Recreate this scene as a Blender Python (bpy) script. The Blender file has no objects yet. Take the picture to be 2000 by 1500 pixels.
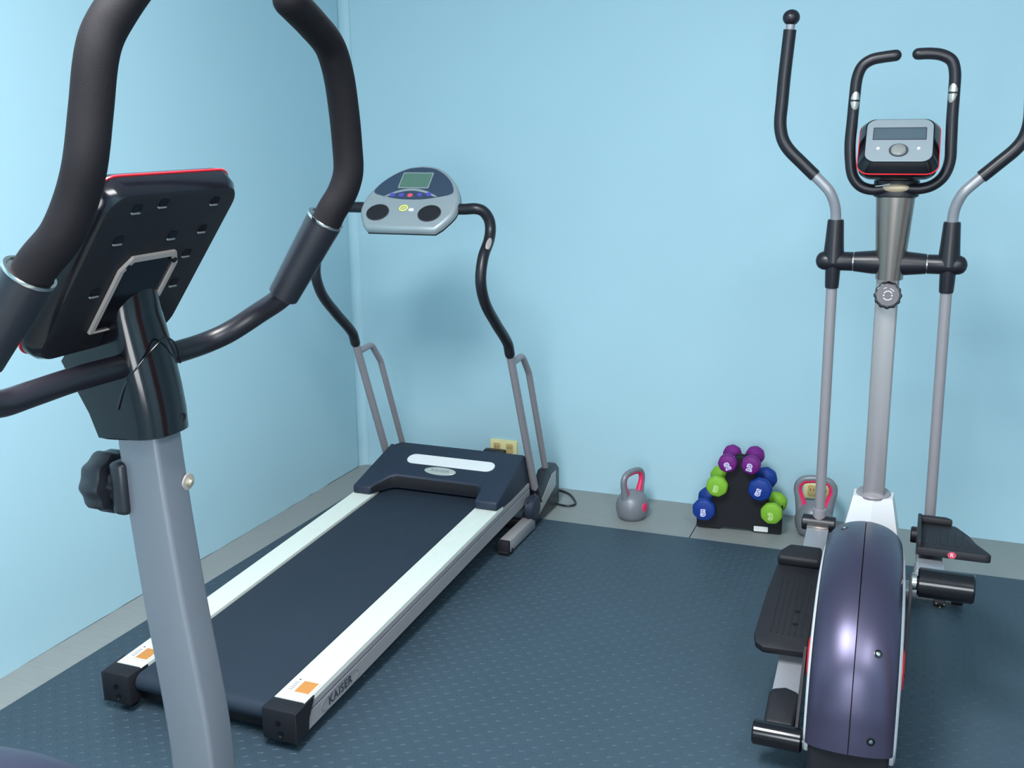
import bpy, bmesh, math, random
from mathutils import Vector, Matrix, noise
R = math.radians
PI = math.pi
random.seed(7)
scn = bpy.context.scene
COL = scn.collection

# ------------------------------------------------------------------ camera
cam_d = bpy.data.cameras.new('camera')
cam_d.sensor_fit = 'HORIZONTAL'; cam_d.sensor_width = 36.0
cam_d.lens = 36.0 * 2050.0 / 2000.0
cam_d.clip_start = 0.05; cam_d.clip_end = 60
cam = bpy.data.objects.new('camera', cam_d); COL.objects.link(cam)
yaw, pitch, roll = R(21.70), R(13.72), R(-0.60)
Fw = Vector((-math.sin(yaw)*math.cos(pitch), math.cos(yaw)*math.cos(pitch), -math.sin(pitch)))
Rt0 = Vector((math.cos(yaw), math.sin(yaw), 0)); Up0 = Rt0.cross(Fw)
Rt = Rt0*math.cos(roll) + Up0*math.sin(roll); Up = -Rt0*math.sin(roll) + Up0*math.cos(roll)
M = Matrix((Rt, Up, -Fw)).transposed().to_4x4(); M.translation = Vector((0, 0, 1.55))
cam.matrix_world = M
scn.camera = cam

# ------------------------------------------------------------------ world, lights, exposure
world = bpy.data.worlds.new('world'); scn.world = world; world.use_nodes = True
bg = world.node_tree.nodes['Background']
bg.inputs['Color'].default_value = (0.75, 0.88, 1.0, 1); bg.inputs['Strength'].default_value = 0.35

def area_light(name, loc, target, sx, sy, power, color, spread=180):
    d = bpy.data.lights.new(name, 'AREA'); d.shape = 'RECTANGLE'; d.size = sx; d.size_y = sy
    d.energy = power; d.color = color; d.spread = R(spread)
    o = bpy.data.objects.new(name, d); COL.objects.link(o)
    o.location = loc
    dv = Vector(target) - Vector(loc)
    o.rotation_euler = dv.to_track_quat('-Z', 'Y').to_euler()
    return o
area_light('ceiling_tube_light', (-0.82, 0.75, 2.90), (-0.82, 0.7501, 0), 0.62, 1.25, 84, (0.98, 0.985, 1.0))  # unseen ceiling source, placed from the treadmill console's cast shadow
area_light('ceiling_tube_light', (0.95, 0.2, 2.90), (0.95, 0.2001, 0), 0.62, 1.25, 30, (0.98, 0.985, 1.0))  # added unseen source, lights the left wall from the right
area_light('window_daylight', (-0.05, -1.32, 1.45), (-0.05, 3.0, 1.2), 1.2, 1.2, 22, (1.0, 0.97, 0.95))  # light of the added window, placed for highlights on mast and neck
scn.view_settings.view_transform = 'Standard'
scn.view_settings.look = 'None'
scn.view_settings.gamma = 1.0
scn.view_settings.use_curve_mapping = False
scn.view_settings.exposure = 0.70

# ------------------------------------------------------------------ materials
def lin(c):
    c = c/255.0
    return c/12.92 if c <= 0.04045 else ((c+0.055)/1.055)**2.4
def rgb(r, g, b): return (lin(r), lin(g), lin(b), 1.0)

def material(name, col, rough=0.5, metal=0.0, spec=0.5, coat=0.0, var=0.06, scale=30.0,
             bump=0.0, bscale=200.0, emit=None, rvar=0.08, stretch=None):
    m = bpy.data.materials.new(name); m.use_nodes = True
    nt = m.node_tree; b = nt.nodes['Principled BSDF']
    b.inputs['Roughness'].default_value = rough
    b.inputs['Metallic'].default_value = metal
    b.inputs['Specular IOR Level'].default_value = spec
    b.inputs['Coat Weight'].default_value = coat
    b.inputs['Coat Roughness'].default_value = 0.08
    tc = nt.nodes.new('ShaderNodeTexCoord')
    src = tc.outputs['Object']
    if stretch:
        mp = nt.nodes.new('ShaderNodeMapping'); mp.inputs['Scale'].default_value = stretch
        nt.links.new(src, mp.inputs['Vector']); src = mp.outputs['Vector']
    nz = nt.nodes.new('ShaderNodeTexNoise'); nz.inputs['Scale'].default_value = scale
    nz.inputs['Detail'].default_value = 4
    nt.links.new(src, nz.inputs['Vector'])
    mx = nt.nodes.new('ShaderNodeMix'); mx.data_type = 'RGBA'
    c1 = tuple(max(0, x*(1-var)) for x in col[:3]) + (1,)
    c2 = tuple(min(1, x*(1+var)) for x in col[:3]) + (1,)
    mx.inputs[6].default_value = c1; mx.inputs[7].default_value = c2
    nt.links.new(nz.outputs['Fac'], mx.inputs[0])
    nt.links.new(mx.outputs[2], b.inputs['Base Color'])
    mr = nt.nodes.new('ShaderNodeMapRange')
    mr.inputs['To Min'].default_value = max(0.02, rough-rvar); mr.inputs['To Max'].default_value = min(1, rough+rvar)
    nt.links.new(nz.outputs['Fac'], mr.inputs['Value'])
    nt.links.new(mr.outputs['Result'], b.inputs['Roughness'])
    if bump > 0:
        n2 = nt.nodes.new('ShaderNodeTexNoise'); n2.inputs['Scale'].default_value = bscale; n2.inputs['Detail'].default_value = 3
        nt.links.new(src, n2.inputs['Vector'])
        bp = nt.nodes.new('ShaderNodeBump'); bp.inputs['Strength'].default_value = bump; bp.inputs['Distance'].default_value = 0.002
        nt.links.new(n2.outputs['Fac'], bp.inputs['Height']); nt.links.new(bp.outputs['Normal'], b.inputs['Normal'])
    if emit:
        b.inputs['Emission Color'].default_value = emit[0]; b.inputs['Emission Strength'].default_value = emit[1]
    return m

MT = {}
MT['wall'] = material('wall_paint', rgb(163, 198, 210), 0.62, spec=0.3, var=0.03, scale=1.3, bump=0.25, bscale=14, rvar=0.05)
MT['ceiling'] = material('ceiling_paint', rgb(225, 228, 228), 0.8, var=0.02, scale=3)
MT['vinyl'] = material('grey_vinyl', rgb(136, 140, 138), 0.5, var=0.13, scale=9, bump=0.15, bscale=60, stretch=(0.9, 9, 1))
MT['sub'] = material('dark_joint', rgb(45, 45, 45), 0.9)
MT['mat'] = material('rubber_mat', rgb(51, 67, 79), 0.52, spec=0.45, var=0.16, scale=2.2, bump=0.2, bscale=160, rvar=0.08)
MT['foam'] = material('black_foam', rgb(14, 12, 17), 0.75, spec=0.2, var=0.03, scale=60, bump=0.12, bscale=600)
MT['plastic'] = material('black_plastic', rgb(25, 26, 33), 0.38, spec=0.5, var=0.05)
MT['gloss'] = material('gloss_black_plastic', rgb(13, 13, 19), 0.15, spec=0.45, coat=0.0, var=0.03, rvar=0.03)
MT['satin'] = material('satin_black_tube', rgb(24, 23, 30), 0.36, spec=0.4, var=0.05, rvar=0.04)
MT['matte'] = material('matte_black_plastic', rgb(22, 22, 28), 0.6, spec=0.35, var=0.05, bump=0.2, bscale=300)
MT['navy'] = material('dark_navy_plastic', rgb(30, 40, 56), 0.5, spec=0.45, var=0.04, bump=0.25, bscale=500)
MT['belt'] = material('belt_rubber', rgb(33, 43, 56), 0.66, spec=0.35, var=0.12, scale=6, bump=0.35, bscale=700)
MT['cream'] = material('ribbed_white_rail', rgb(206, 212, 204), 0.5, var=0.04, scale=12, stretch=(14, 0.7, 1))
MT['silver'] = material('silver_paint', rgb(136, 138, 144), 0.36, metal=0.25, spec=0.5, var=0.03, scale=80)
MT['greytube'] = material('grey_tube_paint', rgb(140, 136, 140), 0.34, metal=0.2, spec=0.5, var=0.03, scale=80)
MT['beam'] = material('grey_beam_paint', rgb(150, 147, 149), 0.42, metal=0.2, var=0.03, scale=30)
MT['chrome'] = material('bare_metal', rgb(205, 203, 200), 0.16, metal=1.0, var=0.03)
MT['gunmetal'] = material('gunmetal_paint', rgb(142, 132, 126), 0.29, metal=0.85, spec=0.5, var=0.01, scale=4, rvar=0.01)
MT['shroud'] = material('dark_pearl_shroud', rgb(70, 67, 88), 0.34, metal=0.65, spec=0.5, var=0.02, scale=10, rvar=0.02)
MT['white'] = material('white_plastic', rgb(210, 210, 213), 0.35, spec=0.5, var=0.02)
MT['red'] = material('red_plastic', rgb(212, 32, 44), 0.3, spec=0.5, var=0.03)
MT['facegrey'] = material('grey_console_face', rgb(136, 146, 152), 0.42, metal=0.15, var=0.03)
MT['lcd'] = material('grey_lcd', rgb(72, 86, 95), 0.2, spec=0.6, var=0.03)
MT['lcdgreen'] = material('green_lcd', rgb(78, 108, 96), 0.25, spec=0.5, var=0.03)
MT['tmgrey'] = material('silver_console_shell', rgb(146, 156, 160), 0.33, metal=0.3, var=0.03)
MT['display'] = material('blue_grey_display', rgb(48, 62, 80), 0.25, spec=0.5, var=0.1, scale=8)
MT['violet'] = material('violet_button', rgb(74, 66, 158), 0.4, var=0.04)
MT['pinkred'] = material('red_button', rgb(206, 74, 98), 0.4, var=0.04)
MT['yellow'] = material('yellow_badge', rgb(222, 216, 96), 0.4, var=0.04)
MT['beige'] = material('beige_badge', rgb(168, 150, 124), 0.35, metal=0.2, var=0.04)
MT['badge'] = material('silver_badge', rgb(178, 184, 176), 0.35, metal=0.3, var=0.04)
MT['ink'] = material('dark_ink', rgb(52, 54, 66), 0.6, var=0.03)
MT['inkgrey'] = material('grey_ink', rgb(120, 124, 128), 0.6, var=0.03)
MT['print'] = material('light_print', rgb(205, 202, 210), 0.5, var=0.03)
MT['orange'] = material('orange_label', rgb(188, 126, 62), 0.6, var=0.1, scale=120)
MT['paper'] = material('white_label', rgb(212, 214, 214), 0.6, var=0.02)
MT['plateS'] = material('steel_plate', rgb(170, 165, 165), 0.35, metal=0.4, var=0.04)
MT['purple'] = material('purple_neoprene', rgb(104, 18, 112), 0.55, spec=0.4, var=0.06, bump=0.2, bscale=500)
MT['green'] = material('lime_neoprene', rgb(118, 170, 44), 0.55, spec=0.4, var=0.06, bump=0.2, bscale=500)
MT['blue'] = material('blue_neoprene', rgb(4, 48, 128), 0.55, spec=0.4, var=0.06, bump=0.2, bscale=500)
MT['rack'] = material('black_rack_plastic', rgb(20, 21, 28), 0.55, spec=0.35, var=0.05)
MT['kbgrey'] = material('kettlebell_grey', rgb(118, 121, 128), 0.36, spec=0.5, metal=0.1, var=0.05)
MT['pink'] = material('kettlebell_pink', rgb(222, 44, 96), 0.34, spec=0.5, var=0.05)
MT['ivory'] = material('ivory_outlet', rgb(222, 212, 158), 0.45, var=0.04)
MT['ivorydark'] = material('tan_outlet', rgb(196, 172, 116), 0.45, var=0.04)
MT['wood'] = material('brown_wood', rgb(128, 72, 38), 0.5, var=0.25, scale=5, stretch=(8, 8, 0.6))
MT['glass_pane'] = material('frosted_pane', rgb(225, 236, 244), 0.3, var=0.02, emit=((0.85, 0.93, 1, 1), 3.0))  # glow stands in for daylight through the added window
MT['tube_glow'] = material('lamp_diffuser', rgb(250, 250, 250), 0.4, var=0.01, emit=((0.95, 0.98, 1, 1), 5.0))  # glow of the invented, unseen ceiling panels
MT['sensor'] = material('brushed_sensor', rgb(180, 178, 172), 0.32, metal=0.7, var=0.03)
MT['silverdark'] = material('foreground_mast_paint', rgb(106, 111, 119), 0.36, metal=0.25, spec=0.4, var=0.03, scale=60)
MT['knobgrey'] = material('knob_face_grey', rgb(78, 75, 80), 0.45, var=0.03)
MT['mastpaint'] = material('bright_mast_paint', rgb(160, 157, 158), 0.27, metal=0.55, spec=0.5, var=0.005, scale=6, rvar=0.01)
MT['screw'] = material('brass_bolt', rgb(198, 186, 160), 0.3, metal=0.8, var=0.03)
MT['palebeige'] = material('pale_washer', rgb(170, 160, 155), 0.4, metal=0.3, var=0.03)

# ------------------------------------------------------------------ helpers
def wmat(o):
    m = Matrix.Identity(4)
    while o is not None:
        m = Matrix.LocRotScale(o.location, o.rotation_euler, o.scale) @ m
        o = o.parent
    return m
def tag(o, label=None, cat=None, group=None, kind=None):
    if label: o['label'] = label
    if cat: o['category'] = cat
    if group: o['group'] = group
    if kind: o['kind'] = kind
    return o
def root(name, loc, rz, label, cat, group=None):
    o = bpy.data.objects.new(name, None); COL.objects.link(o)
    o.location = loc; o.rotation_euler = (0, 0, rz); o.empty_display_size = 0.1
    return tag(o, label, cat, group)
def obj(name, bm, mats, parent=None, space='w', smooth=True, angle=35, label=None):
    """Link a bmesh as one object; space 'w': verts in world coords, 'l': in the thing's own coords."""
    me = bpy.data.meshes.new(name)
    if parent is not None and space == 'w':
        bmesh.ops.transform(bm, matrix=wmat(parent).inverted(), verts=bm.verts)
    bmesh.ops.recalc_face_normals(bm, faces=bm.faces)
    bm.to_mesh(me); bm.free()
    if not isinstance(mats, (list, tuple)): mats = [mats]
    for m in mats: me.materials.append(MT[m])
    if smooth:
        me.polygons.foreach_set('use_smooth', [True]*len(me.polygons))
        me.set_sharp_from_angle(angle=R(angle))
    o = bpy.data.objects.new(name, me); COL.objects.link(o)
    if parent is not None: o.parent = parent
    if label: o['label'] = label
    return o

def bmnew(): return bmesh.new()
def bevel_all(bm, w, seg=2, faces_only=None, angle=30):
    if w <= 0: return
    es = [e for e in bm.edges if len(e.link_faces) == 2 and e.calc_face_angle(0) > R(angle)]
    if es:
        bmesh.ops.bevel(bm, geom=es, offset=w, segments=seg, affect='EDGES', profile=0.5, clamp_overlap=True)
def join(dst, src, mi=None):
    tmp = bpy.data.meshes.new('tmp')
    if mi is not None:
        for f in src.faces: f.material_index = mi
    src.to_mesh(tmp); src.free(); dst.from_mesh(tmp); bpy.data.meshes.remove(tmp)
def box(x0, x1, y0, y1, z0, z1, bev=0.0, seg=2, mtx=None):
    bm = bmnew()
    bmesh.ops.create_cube(bm, size=1.0)
    bmesh.ops.transform(bm, matrix=Matrix.Translation(((x0+x1)/2, (y0+y1)/2, (z0+z1)/2)) @ Matrix.Diagonal((x1-x0, y1-y0, z1-z0, 1)), verts=bm.verts)
    bevel_all(bm, bev, seg)
    if mtx is not None: bmesh.ops.transform(bm, matrix=mtx, verts=bm.verts)
    return bm
def smooth_path(pts, n=8):
    P = [Vector(p) for p in pts]
    if len(P) < 3: return P
    out = []
    for i in range(len(P)-1):
        p0 = P[i-1] if i > 0 else P[i]*2-P[i+1]
        p1, p2 = P[i], P[i+1]
        p3 = P[i+2] if i+2 < len(P) else P[i+1]*2-P[i]
        # centripetal-ish Catmull-Rom
        d = (p2-p1).length; m = max(1, min(n, int(d/0.006)+1))
        t1 = (p2-p0)*(d/max(1e-6, (p2-p1).length+(p1-p0).length)); t2 = (p3-p1)*(d/max(1e-6, (p3-p2).length+(p2-p1).length))
        for k in range(m):
            t = k/m; a = t*t
            out.append(p1*(2*a*t-3*a+1)+t1*(a*t-2*a+t)+p2*(-2*a*t+3*a)+t2*(a*t-a))
    out.append(P[-1]); return out
def fillet(pts, r, n=7):
    """polyline with rounded corners"""
    P = [Vector(p) for p in pts]; out = [P[0]]
    for i in range(1, len(P)-1):
        a = (P[i-1]-P[i]); b = (P[i+1]-P[i]); la, lb = a.length, b.length; a /= la; b /= lb
        ang = a.angle(b); d = min(r/math.tan(ang/2) if ang < PI-0.01 else 0.0, la*0.49, lb*0.49)
        if d < 1e-5: out.append(P[i]); continue
        q0, q1 = P[i]+a*d, P[i]+b*d
        for k in range(n+1):
            t = k/n; out.append(q0*(1-t)**2+P[i]*2*t*(1-t)+q1*t*t)
    out.append(P[-1]); return out
def rings_to(bm, rings, closed=True, cap=True):
    vr = [[bm.verts.new(p) for p in r] for r in rings]
    n = len(vr[0])
    for a, b in zip(vr, vr[1:]):
        for i in range(n if closed else n-1):
            j = (i+1) % n
            bm.faces.new((a[i], a[j], b[j], b[i]))
    if cap and closed:
        bm.faces.new(list(reversed(vr[0]))); bm.faces.new(vr[-1])
    return vr
def tube(path, rad, seg=20, cap=True, round_ends=False, shape=None, up=None):
    """sweep; rad: number or function of arclength fraction, shape: list of (a,b) profile instead of a circle"""
    P = [Vector(p) for p in path]; bm = bmnew()
    L = [0]
    for a, b in zip(P, P[1:]): L.append(L[-1]+(b-a).length)
    T = []
    for i in range(len(P)):
        t = (P[min(i+1, len(P)-1)]-P[max(i-1, 0)]); T.append(t.normalized())
    nrm = Vector(up) if up else (Vector((0, 0, 1)) if abs(T[0].z) < 0.9 else Vector((0, 1, 0)))
    nrm = (nrm - T[0]*nrm.dot(T[0])).normalized()
    rings = []
    prev = T[0]
    for i, p in enumerate(P):
        q = prev.rotation_difference(T[i]); nrm = q @ nrm; nrm = (nrm-T[i]*nrm.dot(T[i])).normalized(); prev = T[i]
        bn = T[i].cross(nrm)
        r = rad(L[i]/L[-1]) if callable(rad) else rad
        if shape: rings.append([p+nrm*(b*r)+bn*(a*r) for a, b in shape])
        else: rings.append([p+(nrm*math.cos(2*PI*k/seg)+bn*math.sin(2*PI*k/seg))*r for k in range(seg)])
    if round_ends and not shape:
        r0 = rad(0) if callable(rad) else rad; r1 = rad(1) if callable(rad) else rad
        def dome(c, t, ring, r):
            out = []
            for a in (0.35, 0.65, 0.88, 0.98):
                out.append([c+t*(r*a)+(v-c)*math.sqrt(max(0.0, 1-a*a)) for v in ring])
            return out
        rings = list(reversed(dome(P[0], -T[0], rings[0], r0)))+rings+dome(P[-1], T[-1], rings[-1], r1)
    rings_to(bm, rings, cap=cap)
    return bm
def lathe(profile, seg=32, axis='z', loc=(0, 0, 0), mtx=None, sx=1, sy=1, power=None):
    """profile: list of (r, h)."""
    bm = bmnew(); rings = []
    for r, h in profile:
        ring = []
        for k in range(seg):
            a = 2*PI*k/seg; c, s = math.cos(a), math.sin(a)
            if power: 
                f = (abs(c)**power+abs(s)**power)**(-1/power); c, s = c*f, s*f
            ring.append(Vector((c*max(r, 1e-5)*sx, s*max(r, 1e-5)*sy, h)))
        rings.append(ring)
    rings_to(bm, rings)
    A = {'z': Matrix.Identity(4), 'x': Matrix.Rotation(PI/2, 4, 'Y'), 'y': Matrix.Rotation(-PI/2, 4, 'X')}[axis]
    bmesh.ops.transform(bm, matrix=Matrix.Translation(loc) @ A, verts=bm.verts)
    if mtx is not None: bmesh.ops.transform(bm, matrix=mtx, verts=bm.verts)
    return bm
def cyl(p0, p1, r, seg=28, bev=0.0, r1=None):
    p0, p1 = Vector(p0), Vector(p1); d = p1-p0; L = d.length; r1 = r if r1 is None else r1
    pr = [(r-bev, 0), (r, bev), (r1, L-bev), (r1-bev, L)] if bev else [(r, 0), (r1, L)]
    bm = lathe(pr, seg)
    m = Matrix.Translation(p0) @ d.to_track_quat('Z', 'Y').to_matrix().to_4x4()
    bmesh.ops.transform(bm, matrix=m, verts=bm.verts)
    return bm
def sphere(c, r, u=28, v=16, sc=(1, 1, 1)):
    bm = bmnew(); bmesh.ops.create_uvsphere(bm, u_segments=u, v_segments=v, radius=r)
    bmesh.ops.transform(bm, matrix=Matrix.Translation(c) @ Matrix.Diagonal((*sc, 1)), verts=bm.verts)
    return bm
def frame(o, u, v):
    """matrix with local x=u, y=v, z=u x v at o"""
    u = Vector(u).normalized(); v = Vector(v); v = (v-u*v.dot(u)).normalized(); n = u.cross(v)
    m = Matrix((u, v, n)).transposed().to_4x4(); m.translation = Vector(o); return m
def prism(outline, z0, z1, bev=0.0, seg=2, mtx=None, inset=None):
    """outline: list of (x,y) in plane, extruded z0..z1"""
    bm = bmnew()
    a = [bm.verts.new((x, y, z0)) for x, y in outline]; b = [bm.verts.new((x, y, z1)) for x, y in outline]
    n = len(a)
    bm.faces.new(list(reversed(a))); bm.faces.new(b)
    for i in range(n): bm.faces.new((a[i], a[(i+1) % n], b[(i+1) % n], b[i]))
    bmesh.ops.recalc_face_normals(bm, faces=bm.faces)
    bevel_all(bm, bev, seg, angle=25 if bev else 0)
    if mtx is not None: bmesh.ops.transform(bm, matrix=mtx, verts=bm.verts)
    return bm
def rrect(w, h, r, n=6, cx=0, cy=0):
    out = []
    for (sx, sy, a0) in ((1, 1, 0), (-1, 1, 90), (-1, -1, 180), (1, -1, 270)):
        for k in range(n+1):
            a = R(a0+90*k/n); out.append((cx+sx*(w/2-r)+r*math.cos(a), cy+sy*(h/2-r)+r*math.sin(a)))
    return out
def ellipse(a, b, n=32, cx=0, cy=0, rot=0):
    out = []
    for k in range(n):
        x, y = a*math.cos(2*PI*k/n), b*math.sin(2*PI*k/n)
        out.append((cx+x*math.cos(rot)-y*math.sin(rot), cy+x*math.sin(rot)+y*math.cos(rot)))
    return out
def ringplate(outline_o, outline_i, z0, z1, mtx=None):
    bm = bmnew(); n = len(outline_o)
    L = [[bm.verts.new((x, y, z)) for x, y in o] for o, z in ((outline_o, z0), (outline_o, z1), (outline_i, z1), (outline_i, z0))]
    for q in range(4):
        a, b = L[q], L[(q+1) % 4]
        for i in range(n): bm.faces.new((a[i], a[(i+1) % n], b[(i+1) % n], b[i]))
    if mtx is not None: bmesh.ops.transform(bm, matrix=mtx, verts=bm.verts)
    return bm
def text_bm(s, size, mtx, depth=0.0004, offset=0.0, xs=1.0, spacing=1.0):
    cu = bpy.data.curves.new('lettering', 'FONT'); cu.body = s; cu.size = size; cu.extrude = depth; cu.offset = offset
    cu.align_x = 'CENTER'; cu.align_y = 'CENTER'; cu.resolution_u = 3; cu.space_character = spacing
    o = bpy.data.objects.new('lettering', cu); COL.objects.link(o)
    dg = bpy.context.evaluated_depsgraph_get(); dg.update()
    me = bpy.data.meshes.new_from_object(o.evaluated_get(dg))
    bm = bmnew(); bm.from_mesh(me)
    bpy.data.objects.remove(o); bpy.data.curves.remove(cu); bpy.data.meshes.remove(me)
    bmesh.ops.transform(bm, matrix=mtx @ Matrix.Diagonal((xs, 1, 1, 1)), verts=bm.verts)
    return bm
def lerp(a, b, t): return a+(b-a)*t

# ================================================================== THE SETTING
WX0, WX1, WY0, WY1, WH = -2.43, 1.95, -1.4, 4.17, 3.0
def structure(name, bm, m, smooth=False):
    o = obj(name, bm, m, None, smooth=smooth); o['kind'] = 'structure'; return o
floor = structure('floor', box(WX0-0.1, WX1+0.1, WY0-0.1, WY1+0.1, -0.06, -0.003), 'sub')
# vinyl floor sheets, joints running toward the back wall
xs = [WX0, -0.776, 0.95, WX1]
for a, b in zip(xs, xs[1:]):
    obj('vinyl_sheet', box(a+0.002, b-0.002, WY0, WY1, -0.003, 0.0, 0.0008, 1), 'vinyl', floor, smooth=False)

def wavy_wall(p0, p1, n_x, n_z, t, inward):
    """plastered wall between two floor points, slightly uneven at the foot like hand-finished plaster"""
    bm = bmnew(); p0, p1 = Vector(p0), Vector(p1); nin = Vector(inward)
    grid = []
    for i in range(n_x+1):
        col = []
        for k in range(n_z+1):
            s = i/n_x; z = WH*(k/n_z)
            p = p0.lerp(p1, s)+Vector((0, 0, z))
            q = noise.noise(Vector((p.x*0.9, p.y*0.9, z*0.9+5)))*0.008
            if k == 0: q += abs(noise.noise(Vector((p.x*7, p.y*7, 1))))*0.007
            edge = min(s, 1-s)*n_x
            if edge < 0.5: q = 0
            col.append(bm.verts.new(p+nin*q))
        grid.append(col)
    for i in range(n_x):
        for k in range(n_z):
            bm.faces.new((grid[i][k], grid[i+1][k], grid[i+1][k+1], grid[i][k+1]))
    b = box(min(p0.x, p1.x)-(t if nin.x > 0 else 0)-(0.0), max(p0.x, p1.x)+(t if nin.x < 0 else 0),
            min(p0.y, p1.y)-(t if nin.y > 0 else 0), max(p0.y, p1.y)+(t if nin.y < 0 else 0), -0.05, WH)
    if nin.x > 0: off = Vector((-0.012, 0, 0))
    elif nin.x < 0: off = Vector((0.012, 0, 0))
    elif nin.y > 0: off = Vector((0, -0.012, 0))
    else: off = Vector((0, 0.012, 0))
    bmesh.ops.translate(b, vec=off, verts=b.verts)
    join(bm, b)
    return bm
w = structure('wall_back', wavy_wall((WX0, WY1, 0), (WX1, WY1, 0), 90, 24, 0.1, (0, -1, 0)), 'wall', True)
cv_ = bmnew(); rc = 0.035
ring_ = [Vector((WX0+rc-rc*math.cos(PI/2*k/8), WY1-rc+rc*math.sin(PI/2*k/8), 0)) for k in range(9)]
# rounded plaster cove in the back left corner
rings_to(cv_, [[p+Vector((0.001, -0.001, z)) for p in ring_]+[Vector((WX0-0.005, WY1+0.005, z))] for z in (-0.001, WH)])
structure('trim_2', cv_, 'wall', True)
w = structure('wall_left', wavy_wall((WX0, WY0, 0), (WX0, WY1, 0), 110, 24, 0.1, (1, 0, 0)), 'wall', True)
structure('wall_right', wavy_wall((WX1, WY0, 0), (WX1, WY1, 0), 60, 12, 0.1, (-1, 0, 0)), 'wall', True)
# front wall (behind the camera) around the opening of an added, unseen window
wf = box(WX0, -0.7, WY0-0.1, WY0, 0, WH)
join(wf, box(0.6, WX1, WY0-0.1, WY0, 0, WH)); join(wf, box(-0.7, 0.6, WY0-0.1, WY0, 0, 0.80)); join(wf, box(-0.7, 0.6, WY0-0.1, WY0, 2.1, WH))
structure('wall_front', wf, 'wall')
structure('ceiling', box(WX0-0.1, WX1+0.1, WY0-0.1, WY1+0.1, WH, WH+0.1), 'ceiling')
win = structure('window_1', ringplate([(-0.7, 0.8), (0.6, 0.8), (0.6, 2.1), (-0.7, 2.1)], [(-0.65, 0.85), (0.55, 0.85), (0.55, 2.05), (-0.65, 2.05)], 0, 0.06,
      mtx=Matrix(((1, 0, 0, 0), (0, 0, 1, WY0-0.07), (0, 1, 0, 0), (0, 0, 0, 1)))), 'white')
for x0, x1 in ((-0.65, -0.065), (-0.035, 0.55)):
    obj('pane', box(x0, x1, WY0-0.055, WY0-0.05, 0.85, 2.05), 'glass_pane', win)  # added window glows to give light and reflections a source
obj('mullion', box(-0.065, -0.035, WY0-0.065, WY0-0.03, 0.85, 2.05), 'white', win)
# unseen brown wooden door, added on the right wall for warm reflections
door = structure('door_1', box(WX1-0.05, WX1-0.014, 1.2, 2.1, 0.0, 2.05, 0.003), 'wood')
for z0, z1 in ((0.15, 0.95), (1.1, 1.9)):
    for y0, y1 in ((1.3, 1.6), (1.7, 2.0)):
        obj('panel', box(WX1-0.06, WX1-0.049, y0, y1, z0, z1, 0.006), 'wood', door)
obj('door_handle', cyl((WX1-0.1, 2.03, 1.0), (WX1-0.05, 2.03, 1.0), 0.012), 'chrome', door)
structure('trim_1', ringplate([(1.13, 0), (1.13, 2.12), (2.17, 2.12), (2.17, 0)], [(1.2, 0), (1.2, 2.05), (2.1, 2.05), (2.1, 0)], 0, 0.02,
      mtx=Matrix(((0, 0, -1, WX1-0.012), (1, 0, 0, 0), (0, 1, 0, 0), (0, 0, 0, 1)))), 'wood')  # trim around the added door
# two unseen ceiling panels, invented to give the light a source
for (x, y, lab) in ((-0.82, 0.75, 'white ceiling light panel over the left half of the room'), (0.95, 0.2, 'white ceiling light panel over the right half of the room')):
    t = root('ceiling_light', (x, y, WH), 0, lab, 'lamp', 'ceiling light panels')
    obj('frame', ringplate(rrect(0.68, 1.3, 0.01), rrect(0.62, 1.24, 0.01), -0.07, 0.0), 'white', t, space='l')
    obj('diffuser', box(-0.31, 0.31, -0.62, 0.62, -0.06, -0.05), 'tube_glow', t, space='l')

# ---- rubber mat with raised tread bars
mat = obj('rubber_mat', prism([(-2.293, 0.2), (-2.258, 3.758), (-1.33, 3.764), (-0.4, 3.772), (0.4, 3.785), (1.7, 3.80), (1.7, 0.2)], 0.001, 0.009, 0.002, 1), 'mat', smooth=False)
tag(mat, 'large dark grey rubber floor mat with raised tread pattern under the machines', 'mat')
bm = bmnew()
P_ = 0.027
ny = int(3.5/P_); nx = int(3.95/P_)
for j in range(ny):
    for i in range(nx):
        x = -2.24+i*P_; y = 0.24+j*P_
        if y > 3.745: continue
        a = R(28) if (i+j) % 2 == 0 else R(-62)
        ca, sa = math.cos(a), math.sin(a)
        def V(l, w_, z): return bm.verts.new((x+ca*l-sa*w_, y+sa*l+ca*w_, z))
        t0, t1 = V(-0.0105, 0, 0.0088), V(0.0105, 0, 0.0088)
        s0, s1 = V(0, -0.0028, 0.0088), V(0, 0.0028, 0.0088)
        p0, p1 = V(-0.0055, 0, 0.0101), V(0.0055, 0, 0.0101)
        for f in ((t0, s0, p0), (s0, p1, p0), (s0, t1, p1), (t1, s1, p1), (s1, p0, p1), (s1, t0, p0)): bm.faces.new(f)
tb = obj('tread_bars', bm, 'mat', mat, smooth=False); tb['kind'] = 'stuff'

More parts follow.
